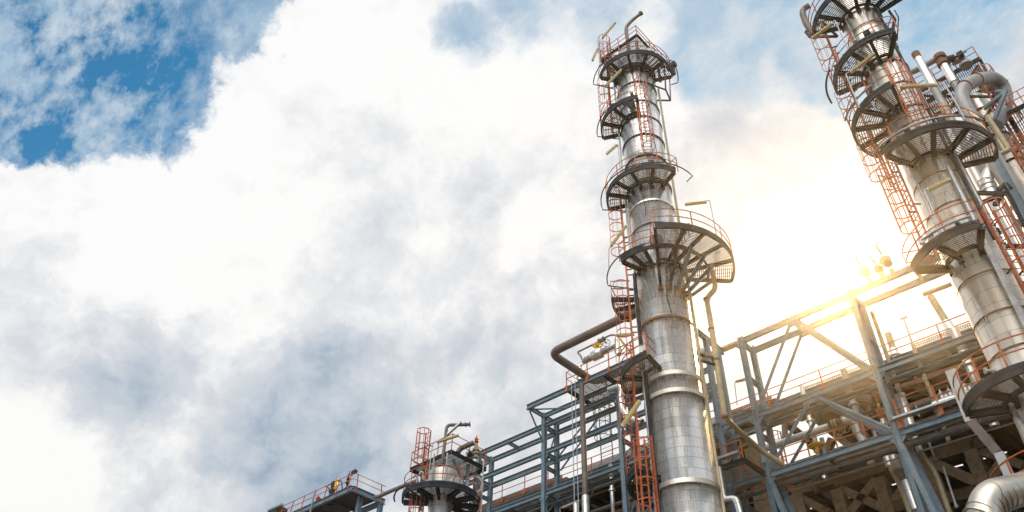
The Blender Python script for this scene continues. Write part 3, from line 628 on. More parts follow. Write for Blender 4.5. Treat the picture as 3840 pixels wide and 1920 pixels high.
lumpv('dark needle valve near the corner of the walkway', onT('B1', 1210, 930, 32), 1.4, BLACK, .16)
lumpv('fat red valve low on the left half of the walkway', onT('B1', 775, 1120, 32), .45, RED, .2)
q = onT('B1', 1318, 720, 31.2)
tag(MB().path([q, q+V((0, 0, .5))], .02, 6).box(q+V((0, 0, .2)), (.22, .12, .1)).box(q+V((-.3, 0, .12)), (.06, .06, .12)).build('weather_sensor', BLACK, None, q), 'tiny black sensor perched over the walkway corner rail', 'sensor')
q = [onT('B1', x, y, 31.8) for x, y in ((945, 1000), (945, 930), (890, 905), (1060, 815), (1130, 820), (1145, 950))]
tag(MB().bent(q, .05, .2, 8).build('bent_pipe', NAVY, None, q[0]), 'thin dark pipe looping over the walkway rail', 'pipe')
tag(MB().box((-55.8, 31.2, 27.2), (.6, .5, .5)).build('junction_box', BLACK, None, (-55.8, 31.2, 26.7)), 'dark cabinet on the walkway at the bottom edge', 'cabinet')
q = [onT('B1', x, y, 30.6) for x, y in ((660, 1288), (690, 1150), (725, 1000))]
tag(MB().bar(q[0], q[2], .12, .12).build('lamp_post', GALV, None, q[0]), 'slim grey lamp post clamped to the front of the walkway', 'post')
lamp('strip lamp pointing down left from the bottom end of the walkway', [onT('B1', 40, 1270, 30.8), onT('B1', 235, 1180, 30.8)], None, wid=.3, hgt=.2, dark=True)
# ------------------------------------------------------------------ pipe rack
TF, TR = 36.0, 37.3
K = thing('pipe_rack', 'long blue grey steel pipe rack of posts, beams and braces crossing the lower right', 'steel frame', (-16.4, TF, 0))
def bs(s0, s1, t, z, d=.32, w_=.2, m_=STEEL): MB().ibeam((s0, t, z), (s1, t, z), d, w_).build('beam', m_, K)
def bt(s, t0, t1, z, d=.30, w_=.18, m_=STEEL): MB().ibeam((s, t0, z), (s, t1, z), d, w_).build('beam', m_, K)
POST = {-37.85: 28.75, -31.6: 29.45, -25.3: 29.45, -18.62: 29.75, -16.4: 28.8, -9.75: 28.85, -3.1: 28.8, 3.5: 28.8}
for s_, top in POST.items():
    for t_ in (TF, TR):
        p_ = MB().ibeam((s_, t_, 0), (s_, t_, top if t_ == TF or s_ < -18 else top), .28, .28, (0, 1, 0) if s_ < -20 else (1, 0, 0)); p_.build('post', STEEL, K)
SL = [s for s in sorted(POST)]
def run(t, z, a, b, **kw):
    ks = [a]+[s for s in SL if a < s < b]+[b]
    for u, v_ in zip(ks, ks[1:]):
        bs(u+(.15 if u in SL else 0), v_-(.15 if v_ in SL else 0), t, z, **kw)
for t_ in (TF, TR):
    run(t_, 28.48, -39.5, -18.62); run(t_, 28.48, -16.4, 8)
    run(t_, 26.47, -39.5, -18.62); run(t_, 23.58, -60, 8); run(t_, 20.15, -60, 8)
run(TF, 18.9, -60, -31.6, d=.28)
for s_ in SL:
    for z in (28.45, 26.47, 23.55, 20.1):
        if z == 26.47 and -17 < s_: z = 26.0
        bt(s_, TF+.16, TR-.16, z)
for s_, z in ((-31.6, 25.5), (-31.6, 22.1), (-25.3, 25.3), (-25.3, 22.0), (-18.62, 22.6), (-18.62, 21.5), (-18.62, 25.3), (-16.4, 22.5), (-37.85, 25.4), (-37.85, 22.2), (-9.75, 22.0)): bt(s_, TF+.16, TR-.16, z, .24)
for s_ in (-35.0, -22, -13.2, -6.4, -0.5):
    bt(s_, TF+.1, TR-.1, 28.42 if s_ != -22 else 26.47, .24, .14)
for s_ in (-28.5, -34.8, -22.2, -13.1, -6.5, 0): bt(s_, TF+.1, TR-.1, 23.5, .26, .16); bt(s_, TF+.1, TR-.1, 20.05, .26, .16, NAVY)
# braces in the plane of the rack
def brace(p, q, w_=.16, m_=STEEL):
    MB().bar(p, q, .05, w_).bar(p, q, w_, .03).build('brace', m_, K)
for t_ in (TF, TR):
    for p, q in (((-16.2, 23.9), (-13.35, 28.25)), ((-9.95, 23.85), (-12.9, 28.25)), ((-16.2, 20.45), (-13.35, 23.35)), ((-9.95, 20.45), (-12.9, 23.35))):
        brace((p[0], t_, p[1]), (q[0], t_, q[1]), .24 if p[0] == -9.95 else .17)
    for z in (28.2, 23.35): MB().box((-13.12, t_-.0, z), (.34, .012, .17)).build('gusset', STEEL, K)
for p, q in (((-31.4, 26.7), (-29.2, 28.3)), ((-25.5, 20.3), (-22.5, 23.4)), ((-31.4, 20.3), (-28.6, 23.4)), ((-28.0, 28.3), (-31.3, 25.6))): brace((p[0], TR, p[1]), (q[0], TR, q[1]), .12)
for s_, z0, z1 in ((-31.6, 25.6, 28.3), (-31.6, 20.3, 22.0), (-31.6, 22.3, 23.4), (-25.3, 25.5, 26.3), (-25.3, 20.3, 22), (-18.62, 23.7, 25.2), (-18.62, 21.6, 22.5), (-16.4, 20.3, 22.4), (-16.4, 22.6, 23.4), (-37.85, 22.3, 23.4), (-37.85, 25.5, 26.4), (-9.75, 20.3, 23.4)):
    brace((s_, TF+.15, z0), (s_, TR-.15, z1), .10)
# bolted plates on the posts
for s_ in (-18.62, -16.4, -9.75):
    for z in (21.1, 24.2): MB().box((s_, TF-.155, z), (.12, .012, .30)).build('splice_plate', STEEL, K)
    bb = MB()
    for z in (20.9, 21.05, 21.2, 21.35, 24.05, 24.2, 24.35):
        for dx in (-.07, .07): bb.box((s_+dx, TF-.175, z), (.018, .012, .018))
    bb.build('bolts', BLACK, K)
# outrigger deck on top
zc = 29.24
MB().ibeam((-31.75, 34.4, zc), (-21.0, 34.4, zc), .36, .2).build('beam', STEEL, K)
for t_ in (TF, TR): MB().ibeam((-31.5, t_+.0, zc), (-21.0, t_, zc), .3, .18).build('beam', STEEL, K)
for s_ in (-31.6, -28.2, -25.3, -23): MB().ibeam((s_, 34.5, zc-.02), (s_, TR, zc-.02), .28, .16).build('beam', STEEL if s_ == -31.6 else NAVY, K)
brace((-31.6, 34.5, 29.0), (-31.6, TF-.1, 27.2), .12); brace((-25.3, 34.5, 29.0), (-25.3, TF-.1, 27.2), .12); brace((-31.5, 34.6, 29.1), (-29.6, 36, 29.1), .1)
MB().ibeam((-18.62, 33.4, 29.75), (-18.62, 38.0, 29.75), .34, .2).build('beam', STEEL, K)
def rgrate(s0, s1, t0, t1, z, name='grating', m_=GRATE, root=None, pitch=.13, wd=.055):
    g_ = MB(); y = t0+.05
    while y < t1: g_.bar((s0, y, z), (s1, y, z), wd, .03); y += pitch
    x = s0
    while x < s1: g_.bar((x, t0, z+.025), (x, t1, z+.025), .03, .02); x += .5
    g_.build(name, m_, root or K)
rgrate(-28.2, -21.2, 34.5, TR, zc+.2)
rgrate(-16.3, 8, TF+.12, TR-.12, 23.78); rgrate(-38, -18.7, TF+.12, TR-.12, 23.78); rgrate(-38, 8, TF+.12, TR-.12, 20.36, wd=.08); rgrate(-20.6, -16.5, 33.9, TF-.12, 20.3)
MB().ibeam((-20.6, 33.8, 20.15), (-16.4, 33.8, 20.15), .26, .16).build('beam', NAVY, K); bt(-20.6, 33.9, 35.9, 20.15, .26, .16, NAVY); bt(-16.45, 33.9, 35.8, 20.15, .26, .16, NAVY)
def handrail(root, pts, h=1.0, step=1.6, mid=True, plates=True, first=True):
    pts = [V(p) for p in pts]; rl = MB()
    for hh in ((h, h*.5) if mid else (h,)): rl.path([p+V((0, 0, hh)) for p in pts], .030, 6)
    hr = rl.build('handrail', ORANGE, root)
    for a, b in zip(pts, pts[1:]):
        l = (b-a).length; n = max(1, round(l/step))
        for i in range(n+1):
            if i == n and b is not pts[-1]: continue
            p = a.lerp(b, i/n); o = MB().bar(p+V((0, 0, -.1)), p+V((0, 0, h)), .07, .035, (0, 1, 0))
            if plates: o.box(p+V((0, -.03, -.24)), (.10, .03, .21))
            o.build('handrail_post', ORANGE, hr)
    return hr
handrail(K, [(-28.2, 36.1, 29.5), (-28.2, 34.35, 29.5), (-21.2, 34.35, 29.5)], 1.05, 1.7)
handrail(K, [(-16.0, TR-.1, 20.95), (-10.0, TR-.1, 20.95)], 1.05, 1.55); handrail(K, [(-9.4, TF-.12, 20.75), (-2, TF-.12, 20.75)], 1.05, 1.75)
handrail(K, [(-24.9, 38.2, 20.4), (-18.9, 38.2, 20.4)], 1.0, 1.6); handrail(K, [(-18.4, 34.0, 20.4), (-16.6, 34.0, 20.4)], 1.0, 1.1); handrail(K, [(-20.5, 35.7, 20.4), (-20.5, 33.9, 20.4), (-19.4, 33.9, 20.4)], 1.0, 1.0)
handrail(K, [(-18.4, 36.9, 20.4), (-16.6, 36.9, 20.4)], 1.0, .6)
for s0, s1, t_, z in ((-9.6, -1, 35.75, 20.72), (-16.3, -9.9, 36.6, 20.0), (-19.6, -16.6, 33.7, 20.55)):
    o = MB().bar((s0, t_, z), (s1, t_, z), .30, .03)
    for dy in (-.15, .15): o.bar((s0, t_+dy, z+.04), (s1, t_+dy, z+.04), .015, .11)
    o.build('cable_tray', GALV, K)
for t_, z, r_ in ((36.55, 19.85, .05), (36.8, 19.9, .035), (37.0, 23.35, .06)): MB().path([(-38, t_, z), (6, t_, z)], r_, 8).build('conduit', GALV, K)
# raking legs under the deck
for p, q in ((('A6', 940, 660), ('A6', 1250, 1288)), (('A4', 890, 920), ('A4', 1040, 1288))):
    a, b = onT(*p, 36), onT(*q, 36); d = (b-a).normalized(); b = a+d*((a.z-8)/-d.z)
    for dt in (0, 1.3): MB().ibeam(a+V((0, dt, 0)), b+V((0, dt, 0)), .26, .24, (0, 1, 0)).build('raking_leg', STEEL, K)
lamp('strip lamp on a hooked pole left of the tall rack posts', [onT('A3', 525, 1000, 38.2), onT('A3', 635, 975, 38.2)], [onT('A3', 630, 958, 38.2), onT('A3', 495, 1000, 38.2), onT('A3', 530, 1288, 38.2)])
lamp('bright yellow strip lamp leaning beside the lower left ladder of the middle tower', [onD('A2', 975, 1040, 31), onD('A2', 1130, 812, 31)], [onD('A2', 975, 1045, 31), onD('A2', 962, 1080, 31), onD('A2', 965, 1280, 31.2)], wid=.26, hgt=.18)
lamp('strip lamp lying level over the outrigger deck handrail', [onT('A2', 930, 198, 35.4), onT('A2', 1080, 185, 35.4)], [onT('A2', 1080, 172, 35.4), onT('A2', 912, 180, 35.4), onT('A2', 925, 600, 35.4)])
lamp('strip lamp slanting down behind the outrigger deck handrail', [onT('A2', 935, 205, 36), onT('A2', 1055, 350, 36)])
lamp('pale strip lamp in the shade under the beige drain pipe', [onT('A4', 530, 535, 37.6), onT('A4', 650, 495, 37.6)], [onT('A4', 650, 485, 37.6), onT('A4', 515, 530, 37.6), onT('A4', 540, 660, 37.6)])
lamp('pale strip lamp at the bottom edge left of the middle tower', [onT('B7', 450, 1225, 35), onT('B7', 700, 1120, 35)], [onT('B7', 700, 1110, 35), onT('B7', 400, 1230, 35), onT('B7', 405, 1288, 35)], dark=True)
# ------------------------------------------------------------------ concrete structure behind the rack
Q = thing('concrete_structure', 'huge sooty concrete frame with raking braces in the shade behind the rack', 'building', (-12, 41, 0))
MB().ibeam((-46, 39.9, 26.18), (-31.5, 39.9, 26.18), .42, .2).ibeam((-31.5, 39.9, 26.18), (8, 39.9, 26.18), .42, .2).build('edge_beam', STEEL, Q)
def floor_tiles(z, t_start, t_end, skip, seed, frac):
    """plated floor whose odd bays are open grating"""
    rnd = random.Random(seed); sl_ = MB(); gt = MB(); x = -46.0
    while x < 8:
        y = t_start
        while y < t_end-.1:
            x1_, y1_ = min(8, x+1.5), min(t_end, y+1.75)
            if not skip(x, y):
                if rnd.random() < frac:
                    u = y+.06
                    while u < y1_: gt.bar((x, u, z), (x1_, u, z), .07, .05); u += .16
                    gt.bar((x+.5, y, z), (x+.5, y1_, z), .05, .05).bar((x+1.0, y, z), (x+1.0, y1_, z), .05, .05)
                else: sl_.box(((x+x1_)/2, (y+y1_)/2, z), ((x1_-x)/2, (y1_-y)/2, .06))
            y += 1.75
        x += 1.5
    sl_.build('floor_slab', DARKW, Q); gt.build('grating', BLACK, Q)
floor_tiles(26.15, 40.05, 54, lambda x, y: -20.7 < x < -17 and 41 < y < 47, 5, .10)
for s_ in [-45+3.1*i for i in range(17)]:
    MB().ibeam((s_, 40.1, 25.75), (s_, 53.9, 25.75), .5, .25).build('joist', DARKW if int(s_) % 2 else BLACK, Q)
# tray and perforated screens on the deck edge
for s0, s1, z, h in ((-44, -33.4, 26.75, .42), (-31.5, -25.5, 26.7, .3), (-24.5, -19.0, 26.7, .3), (-20.5, -17.0, 26.75, .45), (-15.2, -11.5, 26.62, .25), (-8.6, -3, 26.65, .28)):
    o = MB(); x = s0
    while x < s1: o.bar((x, 39.98, z-h/2), (x, 40.02, z+h/2), .05, .05); x += .11
    zz_ = z-h/2
    while zz_ <= z+h/2+.01: o.bar((s0, 39.97, zz_), (s1, 39.97, zz_), .03, .05); zz_ += .14
    o.box(((s0+s1)/2, 40.7, z+.1), ((s1-s0)/2, .25, h*.35)); o.build('cable_tray', RUST if h > .4 else GALV, Q)
handrail(Q, [(-46, 39.85, 26.95), (-34.6, 39.85, 26.95)], .98, 2.1, plates=True); handrail(Q, [(-34.0, 39.85, 26.35), (3, 39.85, 26.35)], .98, 3.35, plates=True)
def cbar(k, p, q, w_, d, t_=41.0, name='brace', vert=False, ext=0):
    a, b = onT(k, *p, t_), onT(k, *q, t_)
    if vert: b = V((a.x, a.y, b.z))
    if ext: b = b+(b-a).normalized()*ext
    MB().bar(a, b, w_, d, (0, 1, 0)).build(name, CONC, Q)
# columns, vertical
for s0, w_, z1 in ((-46, .9, 26), (-37, .9, 26), (-28.5, .9, 26), (-22, .8, 26)):
    MB().box((s0, 41.2, z1/2), (w_/2, .45, z1/2)).build('column', CONC, Q)
for k, x, y, w_ in (('A8', 690, 600, .62), ('A8', 185, 850, 1.0), ('A6', 745, 985, .62), ('A6', 360, 1090, .62), ('A6', -20, 1140, .8), ('A4', 690, 560, .9)):
    p = onT(k, x, y, 41.0); MB().box((p.x, 41.0, p.z/2), (w_/2, .32, p.z/2)).build('column', CONC, Q)
# ring girder and braces
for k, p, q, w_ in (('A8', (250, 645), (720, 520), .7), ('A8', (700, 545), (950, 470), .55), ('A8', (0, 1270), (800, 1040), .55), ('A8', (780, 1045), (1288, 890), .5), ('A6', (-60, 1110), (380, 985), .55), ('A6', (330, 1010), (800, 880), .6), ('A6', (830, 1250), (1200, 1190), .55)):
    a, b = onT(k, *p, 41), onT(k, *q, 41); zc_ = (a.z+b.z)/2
    MB().bar((a.x, 41, zc_), (b.x, 41, zc_), .6, w_).build('girder', SOOT_SHADE, Q)
for k, p, q, w_ in (('A8', (750, 575), (1280, 760), .42), ('A8', (200, 710), (800, 975), .50), ('A8', (1040, 740), (900, 950), .5), ('A6', (380, 1075), (820, 1275), .42), ('A6', (715, 990), (480, 1300), .42), ('A6', (20, 1165), (280, 1300), .40), ('A6', (1010, 1010), (880, 1200), .4), ('A8', (60, 640), (200, 860), .4),
                    ('A6', (960, 75), (1230, 185), .4), ('A6', (745, 190), (650, 370), .35), ('A6', (1150, 0), (1210, 160), .3), ('A6', (440, 230), (540, 370), .35), ('A6', (480, 220), (600, 400), .3), ('A6', (350, 590), (470, 680), .35), ('A6', (300, 610), (260, 720), .35), ('A4', (1130, 1230), (1060, 1290), .4)):
    cbar(k, p, q, w_, .4)
# lower floors and the back wall, with a few gaps of daylight
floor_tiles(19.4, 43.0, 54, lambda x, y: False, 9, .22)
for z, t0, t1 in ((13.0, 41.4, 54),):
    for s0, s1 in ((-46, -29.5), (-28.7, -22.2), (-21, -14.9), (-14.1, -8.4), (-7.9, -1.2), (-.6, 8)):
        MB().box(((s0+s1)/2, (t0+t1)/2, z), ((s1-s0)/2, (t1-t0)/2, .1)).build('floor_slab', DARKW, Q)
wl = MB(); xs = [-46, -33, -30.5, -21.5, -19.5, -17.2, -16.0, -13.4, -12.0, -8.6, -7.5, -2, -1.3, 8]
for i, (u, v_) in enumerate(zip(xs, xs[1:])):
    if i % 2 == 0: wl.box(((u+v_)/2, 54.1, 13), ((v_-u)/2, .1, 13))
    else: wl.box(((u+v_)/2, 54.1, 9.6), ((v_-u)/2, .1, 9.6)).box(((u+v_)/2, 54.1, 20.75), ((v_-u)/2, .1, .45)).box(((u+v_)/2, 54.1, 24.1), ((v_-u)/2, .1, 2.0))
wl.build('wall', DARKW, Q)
for u, v_ in zip(xs, xs[1:]):
    if v_-u < 3 and v_-u > .6:
        s2 = MB(); z = 19.3
        while z < 22.1: s2.bar((u, 53.9, z), (v_, 53.9, z), .05, .09); z += .17
        s2.build('louvre', BLACK, Q)
MB().box((-19.5, 53.9, 24), (.1, .1, 2.2)).build('mullion', BLACK, Q)
MB().box((-46, 47, 13), (.1, 7, 13)).build('wall', DARKW, Q)
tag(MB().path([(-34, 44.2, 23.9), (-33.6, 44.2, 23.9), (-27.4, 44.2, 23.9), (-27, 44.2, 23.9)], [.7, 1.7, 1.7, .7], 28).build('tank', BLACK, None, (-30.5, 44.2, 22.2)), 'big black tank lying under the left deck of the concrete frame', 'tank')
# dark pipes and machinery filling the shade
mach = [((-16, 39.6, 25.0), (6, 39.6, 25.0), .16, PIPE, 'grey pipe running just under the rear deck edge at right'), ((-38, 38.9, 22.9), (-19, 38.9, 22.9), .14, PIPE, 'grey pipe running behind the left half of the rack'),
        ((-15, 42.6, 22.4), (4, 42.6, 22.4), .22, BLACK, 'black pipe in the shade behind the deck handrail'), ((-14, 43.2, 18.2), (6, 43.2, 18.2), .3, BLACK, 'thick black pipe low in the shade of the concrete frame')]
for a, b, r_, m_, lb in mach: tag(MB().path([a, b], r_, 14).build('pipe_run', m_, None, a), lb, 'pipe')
# small landing and ladder on the rear deck
class Mark(Tower):
    def __init__(s, x, y): s.c = V((x, y, 0)); s.az = atan2(0, 1); s.toc = V((0, -1, 0)); s.ri = V((1, 0, 0))
lp = onT('A2', 826, 1200, 41.0)
tl_ = thing('caged_ladder', 'orange caged ladder against the sky left of the middle tower', 'ladder', (lp.x, lp.y, 26.4)); ladder(Mark(lp.x, lp.y), tl_, 0, 0, 26.4, 32.4, (29.0, 32.2), wid=1.0, smat=NAVY, cr=.6); 
lp = onT('A4', 960, 430, 41.5)
tl_ = thing('caged_ladder', 'orange caged ladder in the daylight gap behind the twin rack posts', 'ladder', (lp.x, lp.y, 19.4)); ladder(Mark(lp.x, lp.y), tl_, 0, 0, 19.4, 25.4, (21.5, 25.2), wid=.6)
# ------------------------------------------------------------------ pipes and valves on and around the rack
q = [(-17.2, 31.6, 30.2), (-27.2, 31.6, 30.2), (-27.2, 36.1, 30.2), (-22.0, 36.1, 30.2)]
tag(MB().bent(q, .27, .75, 18, 8).build('overhead_pipe', PIPE, None, q[1]), 'thick brown overhead pipe bending back over the outrigger deck', 'pipe')
q = [onT('A2', x, y, 36.3) for x, y in ((600, 415), (592, 385), (555, 350), (740, 260), (830, 205), (880, 185), (930, 195))]
tag(MB().bent(q, .065, .25, 10).build('bypass_pipe', PIPE, None, q[0]), 'slim grey bypass pipe cranked above the outrigger deck', 'pipe')
c_ = onT('A2', 785, 238, 36.3)
o = thing('valve', 'brown gate valve with a spoked wheel on the slim bypass pipe', 'valve', c_); MB().path([onT('A2', 760, 248, 36.3), onT('A2', 805, 225, 36.3)], .15, 12).disc(onT('A2', 762, 247, 36.3), (1, 0, 0), .2, .06).disc(onT('A2', 803, 226, 36.3), (1, 0, 0), .2, .06).path([c_, onT('A2', 825, 260, 36.0)], .05, 8).build('valve_body', PIPE, o)
handwheel(MB(), onT('A2', 826, 262, 36.0), rayd('A2', 826, 262)+V((.3, 0, 0)), .26).build('handwheel', BLACK, o)
a, b = onT('A2', 610, 435, 35.6), onT('A2', 905, 292, 35.6); l_ = b-a
o = thing('header_pipe', 'fat grey cladded header with a swollen middle over the outrigger deck', 'pipe', a)
MB().path([a, a+l_*.26], .17, 14).path([a+l_*.62, b], .15, 14).build('pipe_run', GPIPE, o)
MB().path([a+l_*.27, a+l_*.31, a+l_*.33, a+l_*.60, a+l_*.62], [.2, .22, .36, .36, .2], 16).build('jacketed_valve', CL_P, o)
for k_ in (.1, .2, .66, .74): MB().disc(a+l_*k_, l_, .24, .08, 16).build('flange', GPIPE, o)
c_ = onT('A2', 748, 330, 35.6); o = thing('valve', 'yellow handwheel on a stem over the fat grey header', 'valve', c_)
MB().path([c_, onT('A2', 745, 290, 35.6)], .07, 10).build('stem', YELLOW, o); handwheel(MB(), onT('A2', 745, 287, 35.6), (0, -.15, 1), .30, tr=.05).disc(onT('A2', 745, 287, 35.6), (0, -.15, 1), .17, .06).build('handwheel', YELLOW, o)
for i, (x, y0, y1, lb) in enumerate(((940, 225, 370, 'pale cladded riser at the right end of the outrigger deck'), (586, 480, 610, 'pale cladded riser at the left end of the outrigger deck'))):
    a, b = onT('A2', x, y1, 36.8), onT('A2', x, y0, 36.8); b = V((a.x, a.y, b.z)); tag(MB().path([a, b], .22, 16).disc(a.lerp(b, .2), (0, 0, 1), .27, .07).disc(a.lerp(b, .35), (0, 0, 1), .27, .07).build('riser_pipe', CL_P, None, a), lb, 'pipe')
q = [onT('A2', x, y, 34.6) for x, y in ((850, 700), (950, 665), (975, 690), (958, 760), (975, 880), (1040, 960), (1160, 1000))]
q = [(q[0].x, 34.6, q[0].z)]+q[1:]
tag(MB().bent(q, .20, .35, 16, 6).build('elbow_pipe', CL_P, None, q[3]), 'silver elbow pipe wriggling down left of the middle tower', 'pipe')
vp_ = thing('support_pipe', 'tall brown vertical pipe with a silver foot left of the middle tower', 'pipe', (polar(6.3, 43.4).x, polar(6.3, 43.4).y, 0))
pp = polar(6.3, 43.4); MB().path([pp+V((0, 0, 17)), pp+V((0, 0, 29.0))], .17, 14).build('pipe_run', PIPE, vp_); MB().path([pp, pp+V((0, 0, 21.4))], .22, 16).build('jacket', CL_P, vp_)
p2 = polar(5.55, 43.3); tag(MB().path([p2, p2+V((0, 0, 20.9))], .15, 14).build('riser_pipe', CL_P, None, p2), 'thin silver riser beside the foot of the tall brown pipe', 'pipe')
for az_, lb in ((5.45, 'left'), (5.75, 'right')):
    p3 = polar(az_, 43.2, 0); tag(MB().path([p3+V((0, 0, 20)), p3+V((0, 0, 29.1))], .028, 6).build('guy_rod', GALV, None, p3+V((0, 0, 20))), lb+' one of two hanging rods beside the tall brown pipe', 'rod')
q = [onT('A3', 200, 680, 38.4), onT('A3', 545, 535, 38.4)]; zz1 = (q[0].z+q[1].z)/2
tag(MB().path([(q[0].x-3, 38.4, zz1), (q[1].x, 38.4, zz1)], .19, 16).build('cross_pipe', YPIPE, None, (q[0].x, 38.4, zz1)), 'beige pipe bridging from behind the tower to the first tall rack post', 'pipe')
a = onD('A3', 40, 660, 37.5); b = onD('A3', 125, 640, 37.5)
tag(MB().path([a-(b-a).normalized()*1.5, b], .42, 24).build('silver_drum', CL_P, None, a), 'stub silver drum end right of the middle tower', 'drum')
a = onT('A3', 120, 1060, 38.6); b = onT('A3', 215, 1130, 38.6); tag(MB().path([a+(a-b), b+(b-a)*.2], .30, 18).build('slanted_duct', GPIPE, None, a), 'dull slanted duct between tower and rack, half hidden', 'duct')
q = [onT('A6', -420, 730, 38.6), onT('A6', 0, 588, 38.6), onT('A6', 270, 495, 38.6)]; zz1 = (q[1].z+q[2].z)/2
dpz = thing('deck_pipe', 'silver pipe with brass flanges and a curved end above the rack deck', 'pipe', (q[1].x, 38.6, zz1))
MB().path([(q[1].x-2.4, 38.6, zz1), (q[2].x, 38.6, zz1)], .20, 18).build('jacket', CL_P, dpz)
e0 = onT('A6', 405, 440, 38.6); q2 = [V((e0.x, 38.6, zz1)), onT('A6', 490, 425, 38.6), onT('A6', 560, 590, 38.6), onT('A6', 600, 640, 38.6)]
MB().bent(q2, .24, .6, 18, 8).build('elbow', CL_P, dpz)
f0 = V((q[2].x, 38.6, zz1))
for k_ in (.25, .42, .0): MB().disc(f0+V((k_ if k_ else (e0.x-f0.x), 0, 0)), (1, 0, 0), .30, .08, 18).build('flange', YPIPE, dpz)
MB().path([f0+V((.4, 0, 0)), f0+V((.6, 0, 0)), V((e0.x-.25, 38.6, zz1)), V((e0.x, 38.6, zz1))], [.18, .26, .26, .16], 14).build('valve_body', PIPE, dpz)
for x, y in ((365, 525), (415, 505)): handwheel(MB(), onT('A6', x, y, 38.2), rayd('A6', x, y)+V((-.3, 0, 0)), .26, tr=.02).build('handwheel', YPIPE, dpz)
c_ = onT('A6', 160, 740, 37.9); o = thing('valve', 'big yellow handwheel valve behind the rack handrail', 'valve', c_)
MB().path([c_, onT('A6', 158, 690, 37.9)], .12, 12).build('stem', YELLOW, o); cc_ = onT('A6', 150, 672, 37.9); MB().lathe(cc_, [(.10, -.12), (.38, -.05), (.40, 0), (.38, .05), (.3, .06), (.12, .1)], 24).build('handwheel', YELLOW, o)
c_ = onT('A6', 770, 450, 38.2); lumpv('yellow topped red valve beside the tall right rack post', onT('A6', 765, 405, 38.2), .7, RED, .22)
tag(MB().lathe(onT('A6', 750, 362, 38.2), [(.10, 0), (.16, .05), (.16, .12), (.07, .16), (.07, .5)], 12).build('spindle_valve', YELLOW, None, onT('A6', 750, 362, 38.2)), 'slim yellow valve spindle above the red valve', 'valve')
tag(MB().path([onT('A6', 790, 500, 38.2), onT('A6', 768, 425, 38.2)], .14, 12).build('riser_pipe', CL_P, None, onT('A6', 790, 500, 38.2)), 'short silver stub under the yellow topped red valve', 'pipe')
# clad riser at the tall right post
a = onT('A6', 1015, 440, 37.9); b = onT('A6', 935, 195, 37.9); b = V((a.x, a.y, b.z)); c2 = V((a.x, a.y, onT('A5', 1288, 830, 37.9).z+2.2))
rp = thing('riser_pipe', 'yellowish riser with a silver sleeve right of the tall post', 'pipe', a); MB().path([a+V((0, 0, -.3)), b], .23, 16).build('sleeve', CL_P, rp); MB().path([b, c2], .11, 12).build('pipe_run', YPIPE, rp)
# row of silver stubs on the right deck
for i, (x, y0, y1) in enumerate(((360, 1288, 1195), (410, 1288, 1235), (455, 1260, 1170), (500, 1240, 1190), (625, 1190, 1100), (680, 1190, 1150))):
    a, b = onT('A7', x, y0, 37.8), onT('A7', x-15, y1, 37.8); b = V((a.x, a.y, b.z)); tag(MB().path([a+V((0, 0, -.3)), b], .12, 12).path([b, b+V((0, 0, .16))], .04, 8).build('capped_stub', CL_P, None, a), ('tallest', 'second', 'third', 'fourth', 'fifth', 'last')[i]+' from the left of the silver capped stubs on the right deck', 'pipe', 'silver capped stubs on the right deck')
a, b = onT('A8', 255, 80, 37.0), onT('A8', 560, 0, 37.0); tag(MB().path([(a.x, 37, a.z+.05), (b.x, 37, a.z+.05)], .22, 16).build('short_drum', CL_P, None, a), 'short silver drum lying behind the right deck handrail', 'drum')
q = [onT('A8', x, y, 37.6) for x, y in ((-40, 80), (-20, 55), (30, 40), (60, 110), (85, 190))]; tag(MB().bent(q, .05, .15, 8).build('bent_pipe', GALV, None, q[-1]), 'thin grey crooked pipe on the right deck', 'pipe')
# pipes hanging below the deck
def hang(lb, k, pts, t_, r_, m_, br=.5, jacket=None):
    q = [onT(k, x, y, t_) for x, y in pts]; d = (q[-1]-q[-2]).normalized(); q.append(V((q[-1].x, q[-1].y, max(2, q[-1].z-8))))
    o = thing('hanging_pipe', lb, 'pipe', q[-1]); MB().bent(q, r_, br, 14).build('pipe_run', m_, o)
    if jacket:
        for a_, b_ in jacket: MB().path([onT(k, *a_, t_), onT(k, *b_, t_)], r_*1.25, 16).build('jacket', CL_P, o)
hang('left of two cranked silver pipes dropping under the rack deck', 'A6', ((800, 735), (845, 880), (935, 1020), (1030, 1288)), 38.4, .17, YPIPE, .5, [((800, 735), (838, 865))])
hang('right of two cranked silver pipes dropping under the rack deck', 'A6', ((872, 770), (912, 905), (985, 985), (1090, 1288)), 38.2, .19, PIPE, .5, [((872, 770), (908, 895)), ((988, 1000), (1085, 1270))])
hang('ochre stained thin pipe with a kink under the right deck', 'A8', ((20, 400), (98, 610), (270, 830), (430, 1288)), 37.8, .12, YPIPE, .4, [((20, 400), (92, 590))])
for (a, b, lb) in (((180, 440), (265, 690), 'upper bright rod hanging in the dark under the right deck'), ((360, 770), (510, 1225), 'lower bright rod hanging in the dark under the right deck')):
    p, q_ = onT('A8', *a, 37.9), onT('A8', *b, 37.9); tag(MB().path([p, q_], .055, 8).disc(q_, q_-p, .10, .12, 12).build('hanging_rod', GALV, None, p), lb, 'rod')
q = [onT('A4', x, y, 33.6) for x, y in ((290, 780), (352, 1150), (490, 1130), (540, 1300))]; q.append(V((q[-1].x, q[-1].y, 10)))
tag(MB().bent(q, .17, .22, 16, 4).build('zigzag_pipe', CL_P, None, q[-1]), 'silver Z shaped pipe low at the right flank of the middle tower', 'pipe')
q = [onT('A4', x, y, 34.2) for x, y in ((500, 1130), (760, 1330))]; tag(MB().bar(q[0], q[1], .12, .2).build('stair_stringer', NAVY, None, q[1]), 'dark sloping stringer at the bottom edge right of the middle tower', 'stair')
